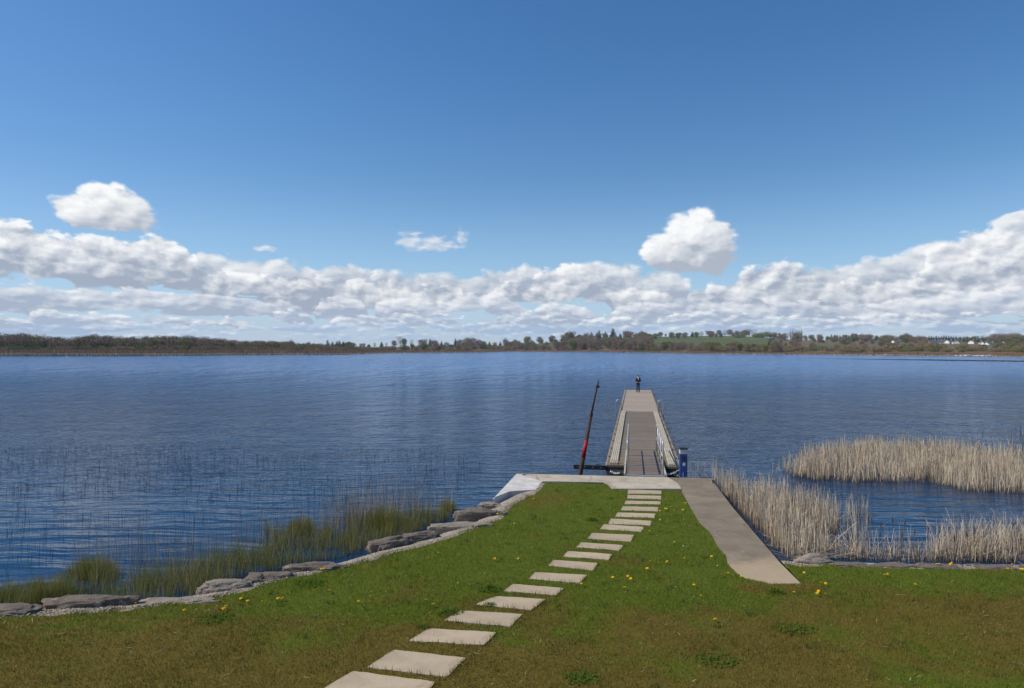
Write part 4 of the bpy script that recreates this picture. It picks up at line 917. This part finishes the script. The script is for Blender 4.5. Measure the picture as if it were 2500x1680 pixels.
# brown reed belt along the far shore
m_far_reed = mat_blade('far_reed', (.20, .115, .065), (.32, .21, .125), None, .1)
m_pale_reed = mat_blade('pale_far_reed', (.34, .27, .19), (.46, .38, .28), None, .1)
n = 42000; u = rng.uniform(-.85, .85, n); s0 = shore(u); leftw = np.interp(u, [U(0), U(860), U(1100), U(1500)], [75, 70, 28, 14]); d = rng.uniform(1, 6, n) + rng.random(n) * leftw
y = s0 + d; st1 = strips(u * y, y, terr(u, y) - .1, rng.uniform(1.0, 1.9, n) * np.clip(.45 + d / 40, 0, 1.2), rng.uniform(.25, .55, n), rng.uniform(0, .3, n), seg=1, tip=.5)
join_strips('far_reed_belt', [st1], m_far_reed, label='brown reed belt along the far shore of the lake', cat='reed bed', kind='stuff')
n = 14000; u = rng.uniform(-.85, .85, n); y = shore(u) + rng.uniform(-2, 7, n)
join_strips('far_reed_edge', [strips(u * y, y, np.full(n, WL - .1), rng.uniform(.5, 1.0, n) * np.interp(u, [U(0), U(900), U(1300)], [2.3, 1.2, .9]), rng.uniform(.4, .8, n), np.zeros(n), seg=1, tip=.6)], m_pale_reed, label='pale dry reed fringe at the waterline of the far shore', cat='reed bed', kind='stuff')
n = 9000; pxs = rng.uniform(1850, 2900, n); u = U(pxs); yy = np.interp(pxs, [1850, 2200, 2500, 2900], [873, 879, 883.5, 889]); y = (CH - WL) * F / (yy - HOR) + rng.uniform(-1, 9, n) * np.clip((pxs - 1800) / 500, .3, 1)
m_dkblade = mat_blade('dark_far_blade', (.05, .045, .022), (.10, .085, .04), None, 0)  # dark colour for the thin line of low blades on the water
join_strips('low_dark_strip', [strips(u * y, y, np.full(n, WL - .1), rng.uniform(.12, .42, n) * np.clip((pxs - 1800) / 500, .3, 1), rng.uniform(.3, .6, n), np.zeros(n), seg=1, tip=.6)], m_dkblade, label='thin dark line of low blades in the water at the far right', cat='reed bed', kind='stuff')
# ------------------------------------------------------------------ far trees
def mat_tree(name, a, b_, c_=None):
    m, b = new_mat(name); r = orand(); c = mixc(r, a, b_); c = mixc(attr('rnd') * .75, c, c_ or tuple(v * 1.7 for v in b_))
    c = mixc(sstep(.45, .65, noise(objco(), 4.5, 3, .6)) * .5, c, tuple(v * .62 for v in a))
    setc(b, c); b.inputs['Roughness'].default_value = .9; b.inputs['Specular IOR Level'].default_value = .1; return m
m_bare = mat_tree('bare_twigs', (.27, .205, .145), (.22, .155, .125)); m_olive = mat_tree('olive_buds', (.20, .185, .075), (.25, .21, .10))
m_green = mat_tree('young_leaves', (.11, .15, .04), (.16, .185, .06)); m_con = mat_tree('conifer_needles', (.04, .06, .03), (.06, .08, .035), (.09, .11, .05))
m_brush = mat_tree('willow_scrub', (.26, .185, .12), (.22, .19, .10)); m_trunk = mat_plain('bark', (.09, .075, .06), .9)
def crown(name, lobes, n, size, mat, vert=0.0, seed=0):
    """crown of height 1 made of n small faces spread through several lobes"""
    g = np.random.default_rng(seed); L_ = np.array(lobes); wts = L_[:, 3] * L_[:, 4] * L_[:, 5]; li = g.choice(len(L_), n, p=wts / wts.sum())
    v = g.normal(size=(n, 3)); v /= np.linalg.norm(v, axis=1)[:, None]; rr = g.random(n) ** .38
    bump_ = 1 + .22 * np.sin(v[:, 0] * 7 + li) * np.sin(v[:, 2] * 6 + li * 2)
    c = L_[li, :3] + v * L_[li, 3:6] * (rr * bump_)[:, None]
    dirv = v + g.normal(size=(n, 3)) * .7 + np.array([0, 0, vert]); dirv /= np.linalg.norm(dirv, axis=1)[:, None]
    sdv = np.cross(dirv, g.normal(size=(n, 3))); sdv /= np.linalg.norm(sdv, axis=1)[:, None] + 1e-9
    s = size * g.uniform(.5, 1.4, n)[:, None]; w_ = s * .42
    V_ = np.stack([c - sdv * w_, c + sdv * w_, c + dirv * s * 1.6], 1).reshape(-1, 3)
    return raw_mesh(name, V_, np.arange(n * 3), 3, {'rnd': np.repeat(g.random(n) * (.3 + .7 * (li % 3) / 2), 3)})
def lobes_round(seed, n=9, w_=.36, base=.32):
    g = random.Random(seed); r = [(0, 0, .58, w_ * .85, w_ * .85, .34), (0, 0, .30, w_ * .75, w_ * .75, .22)]
    for k in range(n): a = g.uniform(0, 6.28); q = g.uniform(.3, 1) * w_ * .75; z = g.uniform(base * .6 + .06, .84); r.append((math.cos(a) * q, math.sin(a) * q, z, g.uniform(.12, .2), g.uniform(.12, .2), g.uniform(.09, .15)))
    return r
TREES = {}
def trunk_mesh(seed, h=.6):
    g = random.Random(seed); bm = bmesh.new(); tube(bm, [(0, 0, -.05), (.005, 0, h * .4), (0, .01, h)], [.028, .020, .010], 6)
    for k in range(7):
        a = g.uniform(0, 6.28); z = g.uniform(.2, .5); tube(bm, [(0, 0, z), (math.cos(a) * .1, math.sin(a) * .1, z + .12), (math.cos(a) * .24, math.sin(a) * .24, z + .33)], [.011, .007, .003], 4)
    me = bpy.data.meshes.new('trunk'); bm.to_mesh(me); bm.free(); me.materials.append(m_trunk); return me
def reg(kind, mat, fn, nvar):
    TREES[kind] = []
    for k in range(nvar): me = fn(k); me.materials.append(mat); TREES[kind].append((me, trunk_mesh(k)))
reg('bare', m_bare, lambda k: crown('crown', lobes_round(k + 1, 12, .40, .25), 2600, .032, None, .5, k), 4)
reg('olive', m_olive, lambda k: crown('crown', lobes_round(k + 11, 11, .42, .15), 2400, .034, None, .3, k + 9), 3)
reg('green', m_green, lambda k: crown('crown', lobes_round(k + 21, 11, .40, .15), 2400, .036, None, .2, k + 19), 3)
reg('thin', m_bare, lambda k: crown('crown', lobes_round(k + 51, 10, .36, .35), 650, .030, None, .8, k + 39), 2)
def con_l(k):
    g = random.Random(k + 31); r = []
    for j in range(16): z = .12 + j * .053; q = (1 - z) * .24 + .015; a = g.uniform(0, 6.28); r.append((math.cos(a) * q * .35, math.sin(a) * q * .35, z, q, q, .05))
    return r
reg('conifer', m_con, lambda k: crown('crown', con_l(k), 1800, .036, None, -.3, k + 29), 3)
reg('poplar', m_olive, lambda k: crown('crown', [(0, 0, .2 + j * .09, .09 - abs(j - 3.5) * .008, .09 - abs(j - 3.5) * .008, .12) for j in range(9)], 420, .024, None, 1.5, k + 61), 1)
def bush_l(k):
    g = random.Random(k + 71); return [(g.uniform(-.7, .7), g.uniform(-.4, .4), g.uniform(.2, .55), g.uniform(.25, .45), g.uniform(.25, .4), g.uniform(.22, .4)) for j in range(9)]
reg('bush', m_brush, lambda k: crown('crown', bush_l(k), 1800, .06, None, .5, k + 70), 3)
reg('gbush', m_green, lambda k: crown('crown', bush_l(k + 5), 1800, .06, None, .3, k + 80), 2)
NM = {'bare': 'bare_tree', 'olive': 'budding_tree', 'green': 'leafy_tree', 'thin': 'bare_tree', 'conifer': 'conifer_tree', 'poplar': 'poplar_tree', 'bush': 'shore_bush', 'gbush': 'shore_bush'}
DESC = {'bare': 'bare grey brown tree', 'olive': 'olive tree coming into bud', 'green': 'mid green leafy tree', 'thin': 'thin see-through bare tree', 'conifer': 'dark green conifer', 'poplar': 'narrow upright poplar', 'bush': 'brown willow bush', 'gbush': 'green leafy bush'}
def tree(kind, px, D, H, where, wid=1.0, z=None, label=None):
    u = U(px); zt = float(terr(np.array([u]), np.array([float(D)]))[0]) if z is None else z
    me, tk = random.choice(TREES[kind]); cat = 'bush' if 'bush' in kind else 'tree'
    lb = label or DESC[kind] + ' ' + where; g = lb if not label else None
    s = (H * wid, H * wid, H)
    if cat == 'bush':
        o = bpy.data.objects.new(NM[kind], me); COL.objects.link(o); tag(o, lb, cat, g)
    else:
        o = empty(NM[kind], label=lb, cat=cat, group=g)
        for nm, m_ in (('trunk', tk), ('crown', me)): c = bpy.data.objects.new(nm, m_); COL.objects.link(c); c.parent = o
    o.location = (u * D, D, zt - .2); o.rotation_euler.z = random.uniform(0, 6.28); o.scale = s; return o
def topz(px, py, D): return CH + (HOR - py) * D / F
def by_top(kind, px, D, py, where, wid=1.0, **k):
    zt = float(terr(np.array([U(px)]), np.array([float(D)]))[0]); return tree(kind, px, D, max(3, (topz(px, py, D) - zt) * 1.04), where, wid, **k)
SKY_L = [(-400,815),(0,813),(60,812),(110,816),(170,822),(230,815),(300,821),(370,819),(420,817),(480,820),(600,829),(690,831),(780,837),(850,843),(900,846)]
sx = [a for a, _ in SKY_L]; sy = [b_ for _, b_ in SKY_L]
wl = 'in the dense wood on the left shore'
px = -150
while px < 860:
    s0 = float(shore(U(px))); py = float(np.interp(px, sx, sy)); k = random.choices(['bare', 'olive', 'bare', 'thin'], [5, 3, 3, 1])[0]
    by_top(k, px, s0 + 125 + random.uniform(-8, 15), py + random.uniform(-1.5, 3), wl, random.uniform(1.0, 1.3)); px += random.uniform(9, 16) * (1.25 if px < 500 else 1)
px = -150
while px < 850:
    s0 = float(shore(U(px))); py = float(np.interp(px, sx, sy)); hh = 850 - py
    by_top(random.choice(['bare', 'olive', 'bare', 'olive']), px, s0 + 98 + random.uniform(-8, 8), 850 - hh * random.uniform(.55, .88), 'at the front of the wood on the left shore', random.uniform(1.15, 1.5)); px += random.uniform(11, 20)
px = -150
while px < 960:
    s0 = float(shore(U(px))); o = by_top(random.choice(['bush', 'bush', 'gbush']), px, s0 + 82 + random.uniform(-6, 6), 850 - random.uniform(5, 12) * (1 if px < 750 else .6), 'at the foot of the wood on the left shore', random.uniform(1., 1.4)); px += random.uniform(11, 18)
# flat farmland left of centre
wc = 'on the flat shore left of centre'
for px, py, k, wdt, lb in [(709,828,'bare',.9,'small round tree rising above the left wood'), (800,828,'conifer',1,'tallest spire of the left conifer clump'), (812,833,'conifer',1.5,None), (822,832,'conifer',1.5,None), (829,831,'conifer',1.5,None),
   (838,834,'conifer',1.5,None), (852,833,'green',1.1,None), (838,832,'conifer',1.2,None), (860,835,'green',1.2,None), (848,834,'green',1.1,None), (882,839,'bare',1,None), (900,840,'green',1,None), (915,836,'thin',1,None), (932,833,'conifer',1.3,'dark conifer standing alone left of the tall bare tree'), (943,836,'thin',1,None), (962,830,'bare',1.1,None),
   (977,821,'thin',1.1,'tall pale bare tree next to a dark evergreen'), (987,825,'green',.8,'dark evergreen beside the tall pale bare tree'), (1005,829,'thin',.9,None), (1031,827,'bare',1.4,None), (1050,826,'conifer',1.2,None), (1060,829,'bare',1.3,None), (1078,832,'conifer',1.2,None), (1090,834,'bare',1.2,None),
   (1112,825,'conifer',1,None), (1122,827,'bare',1.2,None), (1138,824,'olive',1.2,None), (1152,823,'bare',1.3,None), (1168,827,'bare',1.2,None), (1182,832,'green',1.1,None), (1195,833,'conifer',1.3,None), (1208,834,'olive',1.1,None), (1221,833,'conifer',1.3,None), (1234,824,'bare',.8,'lollipop shaped tree alone on the skyline left of centre'), (1244,833,'green',1.1,None)]:
    by_top(k, px, 1060 + random.uniform(-20, 40), py, wc, wdt, label=lb)
for k in range(46):
    px = random.uniform(985, 1330); s0 = float(shore(U(px))); by_top(random.choice(['bare', 'olive', 'green', 'bare', 'thin']), px, s0 + random.uniform(60, 150), random.uniform(834, 846) if px > 1000 else 843, wc, random.uniform(1., 1.3))
# wooded hillside
SKY_R = [(1250,833),(1262,827),(1282,819),(1300,829),(1322,821),(1345,818),(1370,816),(1394,808),(1412,815),(1430,811),(1450,809),(1462,805),(1480,808),(1510,812),(1535,807),(1560,807),(1580,812)]
wr = 'in the wood on the hill across the lake'
for px, py in SKY_R:
    for j in range(2):
        k = random.choice(['bare', 'bare', 'olive']) if not (1425 < px < 1515) else random.choice(['conifer', 'bare', 'conifer'])
        by_top(k, px + random.uniform(-6, 6), 1240 + random.uniform(-50, 30), py + (0 if j == 0 else 4), wr, random.uniform(.9, 1.2))
by_top('conifer', 1394, 1150, 808, wr, 1.3, label='dark leaning conifer on the left shoulder of the wooded hill')
by_top('conifer', 1497, 1230, 799.5, wr, 1.25, label='tallest dark conifer on the crest of the wooded hill')
by_top('bare', 1568, 1150, 807, wr, 1.3, label='large domed bare tree at the left edge of the green field'); by_top('bare', 1535, 1160, 807, wr, 1.4, label='broad domed bare tree second from the green field')
by_top('green', 1480, 1120, 817, wr, .8)
for k in range(150):
    px = random.uniform(1252, 1592); s0 = float(shore(U(px))); f_ = random.random(); hf = np.interp(px, [1252, 1330, 1420, 1590], [.55, .7, 1.05, 1.05])
    if 1285 < px < 1350 and f_ > .55: continue
    tree(random.choices(['bare', 'olive', 'green', 'conifer', 'thin'], [5, 3, 3, .6, 1])[0], px, s0 + 45 + f_ * 290, random.uniform(9, 17) * hf, wr, random.uniform(.9, 1.25))
# the field and the hedges on it
wf = 'on the green field hillside'
for px, py, k, wdt in [(1625,818,'green',.8), (1637,817,'conifer',1.2), (1660,817,'bare',1.5), (1668,819,'bare',1.3), (1700,816,'thin',.8), (1730,813,'bare',1.2), (1738,814,'bare',1.1), (1756,812,'green',.9), (1782,810,'bare',1.1), (1800,812,'bare',1.1), (1812,812,'bare',1.1), (1830,808,'thin',1.1), (1822,809,'bare',1.0), (1842,810,'thin',1), (1850,818,'green',1), (1862,815,'bare',1.1), (1873,811,'bare',1.1)]:
    tree(k, px, float(np.interp(U(px), ru, rd)) - 15, (824 - py) * 1.08, 'along the top of the green field hillside', wdt * 1.25)
for px, yb_, k in [(1640,836,'bare'), (1655,838,'green'), (1672,837,'bare'), (1690,838,'conifer'), (1700,836,'green'), (1712,839,'thin'), (1600,834,'green'), (1612,838,'bare'), (1735,836,'bare'), (1748,838,'bare'), (1760,839,'green'), (1790,838,'olive'), (1800,838,'gbush'), (1815,836,'olive'), (1585,830,'olive'), (1770,834,'thin'), (1738,830,'olive'), (1845,832,'gbush'), (1860,834,'gbush')]:
    tree(k, px, 1190 + random.uniform(-60, 60), random.uniform(9, 13), wf, 1.25)
for k in range(80):
    px = random.uniform(1585, 1900); s0 = float(shore(U(px))); D = s0 + 45 + random.random() * 120
    by_top(random.choices(['bare', 'olive', 'green', 'thin', 'conifer'], [4, 3, 4, 3, 1])[0], px, D, random.uniform(832, 844), 'at the foot of the green field hillside', random.uniform(.9, 1.3))
# right hillside
SR_ = [(1880,810),(1890,810),(1902,812),(1915,813),(1945,812),(1965,818),(1985,816),(2000,815),(2020,820),(2040,817),(2065,816),(2085,815),(2105,813),(2120,817),(2140,818),(2155,818),(2170,816),(2190,821),(2205,820),(2240,818),(2260,821),(2345,821),(2360,821),(2380,819),(2400,818),(2415,819),(2430,813),(2445,812),(2460,813),(2480,811),(2500,818),(2530,815),(2570,817)]
wrr = 'on the wooded skyline at the right'
for px, py in SR_:
    k = random.choices(['bare', 'olive', 'thin', 'bare'], [4, 2, 1, 3])[0]; D = float(np.interp(U(px), ru, rd)) - 40
    by_top(k, px, D, py, wrr, random.uniform(.95, 1.3)); by_top(random.choice(['bare', 'olive', 'green']), px + random.uniform(-9, 9), D - 60, py + random.uniform(3, 7), wrr, 1.2)
for i, px in enumerate((1930, 1936, 1942, 1947, 1952, 1957)): by_top('poplar', px, 1210, 803 + (i * 37 % 4) * .8 + (2 if px < 1935 else 0), 'in the short row on the right skyline', 1.1)
for px in (2200, 2208, 2215, 2221, 2226): by_top('conifer', px, 990, 816 + random.uniform(-.5, 2), 'in the dark clump on the right hillside', 1.7)
for px in range(2268, 2335, 6): by_top('conifer', px, 960, 818 + random.uniform(-.5, 2.5), 'in the row above the white houses', 1.1)
for k in range(12): px = 2335 + k * 9; by_top('conifer', px, 940, 820 + random.uniform(0, 3), 'in the row above the white houses', 1.0)
for px in range(2030, 2100, 7): by_top('conifer', px, 1130, 815.5 + random.uniform(0, 2), 'in the plantation on the right skyline', 1.0)
for k in range(190):
    px = random.uniform(1880, 2560); s0 = float(shore(U(px))); r0 = float(np.interp(U(px), ru, rd)); f_ = random.random()
    if f_ > .3 and 2270 < px < 2440: f_ *= .3
    if 1990 < px < 2060 and f_ < .5: continue
    if 2262 < px < 2425 and f_ > .12: continue
    if 2180 < px < 2200 and f_ > .45: continue
    by_top(random.choices(['bare', 'olive', 'green', 'thin'], [6, 2, 2, 1])[0], px, s0 + 100 + f_ * (r0 - s0 - 160), 850 - f_ * 26 - random.uniform(5, 13), 'on the brown hillside at the right', random.uniform(1., 1.4))
for k in range(64):
    px = random.uniform(1900, 2560) if k < 40 else random.uniform(1330, 1900); s0 = float(shore(U(px)))
    if 1985 < px < 2070: continue
    by_top(random.choices(['bush', 'gbush'], [4, 1])[0], px, s0 + random.uniform(60, 90), random.uniform(846, 852), 'along the far shore at the %s' % ('right' if k < 40 else 'centre'), random.uniform(1., 1.4))
for k in range(150):                                  # scrub that closes the foot of the woods
    px = random.uniform(870, 2560); s0 = float(shore(U(px)))
    if 2262 < px < 2425 and k % 2: continue
    lf = px < 1255; f_ = random.random()
    H = random.uniform(4, 7.5); tree(random.choices(['bush', 'gbush'], [3, 1])[0], px, s0 + (45 if lf else 60) + f_ * (130 if lf else 110), H, 'among the trees left of centre' if lf else 'under the trees on the far slope', random.uniform(1.2, 1.7))
# far houses
m_wall = mat_plain('house_render', (.78, .77, .74), .8, var=.05); m_roof = mat_plain('slate_roof', (.10, .10, .115), .7); m_win = mat_plain('window_glass', (.03, .035, .045), .15)
def house(px, py, D, w_, label, rot=0, z=None):
    u = U(px); zt = CH + (HOR - py) * D / F
    e = empty('house', (u * D, D, zt), rot, label=label, cat='house', group='white houses across the lake'); h_ = 3.0; d_ = 6.5
    def wl_(bm):
        box(bm, (0, 0, h_ / 2 - 1.2), (w_, d_, h_ + 2.4))
        for s in (-1, 1):
            v = [bm.verts.new((s * w_ / 2, -d_ / 2, h_)), bm.verts.new((s * w_ / 2, d_ / 2, h_)), bm.verts.new((s * w_ / 2, 0, h_ + 2.0))]; bm.faces.new(v)
    part('wall', wl_, m_wall, e)
    def rf(bm):
        for s in (-1, 1): box(bm, (0, s * (d_ / 4 + .1), h_ + 1.08), (w_ + .6, d_ / 2 + .75, .16), rx=-s * math.atan2(2.0, d_ / 2))
    r = part('roof', rf, m_roof, e); part('chimney', lambda bm: box(bm, (w_ * .38, 0, h_ + 2.3), (.9, .6, 1.5)), m_wall, r)
    n = max(2, int(w_ / 3.2))
    for k in range(n):
        x = -w_ / 2 + (k + .5) * w_ / n
        if k == n // 2: part('door', lambda bm: box(bm, (x, -d_ / 2 - .02, 1.05), (1.0, .1, 2.1)), m_win, e)
        else: part('window', lambda bm: box(bm, (x, -d_ / 2 - .02, 1.6), (1.3, .1, 1.2)), m_win, e)
for px, py, D, w_, lb, rt in [(1006, 850, 960, 5, 'small white house alone on the flat shore left of centre', .2), (1091, 847, 960, 6, 'low white house among trees left of centre', 0), (885, 848.5, 900, 7, 'pale farm building beyond the end of the left wood', .1),
   (2189, 840, 900, 11, 'low white building below the dark conifer clump', .1), (2275, 841, 820, 11, 'white bungalow, largest of the houses on the right hillside', .1), (2292, 841, 825, 8, 'white bungalow directly right of the largest house', -.2), (2318, 840.5, 830, 8, 'white house middle of the row on the right hillside', .3), (2333, 841.5, 800, 6, 'white gabled house right of the middle of the row', 1.2),
   (2374, 842, 780, 6, 'small white house alone between the row and the right pair', .5), (2397, 844, 760, 6.5, 'white gabled house, left of the pair nearest the right edge', 1.0), (2404, 846, 740, 4.5, 'tiny white outbuilding between the pair of right houses', 0), (2417, 847, 730, 8, 'white house nearest the right edge of the photo', .1), (2300, 839, 870, 9, 'grey white house just behind the bungalow row', 0)]:
    house(px, py, D, w_, lb, rt)
# gulls resting on the far right shore
m_gull = mat_plain('white_feathers', (.85, .85, .85), .7); 
bm = bmesh.new(); bmesh.ops.create_uvsphere(bm, u_segments=10, v_segments=8, radius=1, matrix=Matrix.Translation((0, 0, .3)) @ Matrix.Diagonal((.30, .13, .14, 1)))
bmesh.ops.create_uvsphere(bm, u_segments=8, v_segments=6, radius=.085, matrix=Matrix.Translation((.27, 0, .47))); tube(bm, [(.16, 0, .33), (.25, 0, .45)], [.08, .05], 8); tube(bm, [(-.2, 0, .32), (-.48, 0, .33)], [.09, .02], 6); tube(bm, [(.33, 0, .47), (.43, 0, .45)], [.025, .006], 5)
tube(bm, [(.0, .05, .2), (.0, .05, 0)], .015, 4); tube(bm, [(.0, -.05, .2), (.0, -.05, 0)], .015, 4)
me_g = bpy.data.meshes.new('gull'); bm.to_mesh(me_g); bm.free(); me_g.materials.append(m_gull); me_g.shade_smooth()
for k in range(44):
    px = random.uniform(2315, 2420) if k < 40 else random.choice((2161, 2165, 2459, 2463)); D = float(shore(U(px))) + random.uniform(-9, 7)
    o = bpy.data.objects.new('gull', me_g); COL.objects.link(o); o.location = (U(px) * D, D, WL + .12 if D < shore(U(px)) + 1 else WL + .35); o.rotation_euler.z = random.uniform(0, 6); o.scale = (1.3,) * 3
    tag(o, 'white gull resting at the waterline of the far right shore', 'gull', 'gulls on the far right shore')
bm = bmesh.new(); box(bm, (0, 900, 29), (5200, 2600, 64)); hz_ = from_bm('haze', bm, None, kind='stuff'); hz_.display_type = 'WIRE'
mh = bpy.data.materials.new('haze'); mh.use_nodes = True; mh.node_tree.nodes.clear(); ho = mh.node_tree.nodes.new('ShaderNodeOutputMaterial'); hv = mh.node_tree.nodes.new('ShaderNodeVolumePrincipled')
hv.inputs['Color'].default_value = (.80, .88, 1, 1); hv.inputs['Density'].default_value = .00010; hv.inputs['Anisotropy'].default_value = 0; mh.node_tree.links.new(hv.outputs[0], ho.inputs['Volume']); hz_.data.materials.append(mh)
bpy.context.view_layer.update()
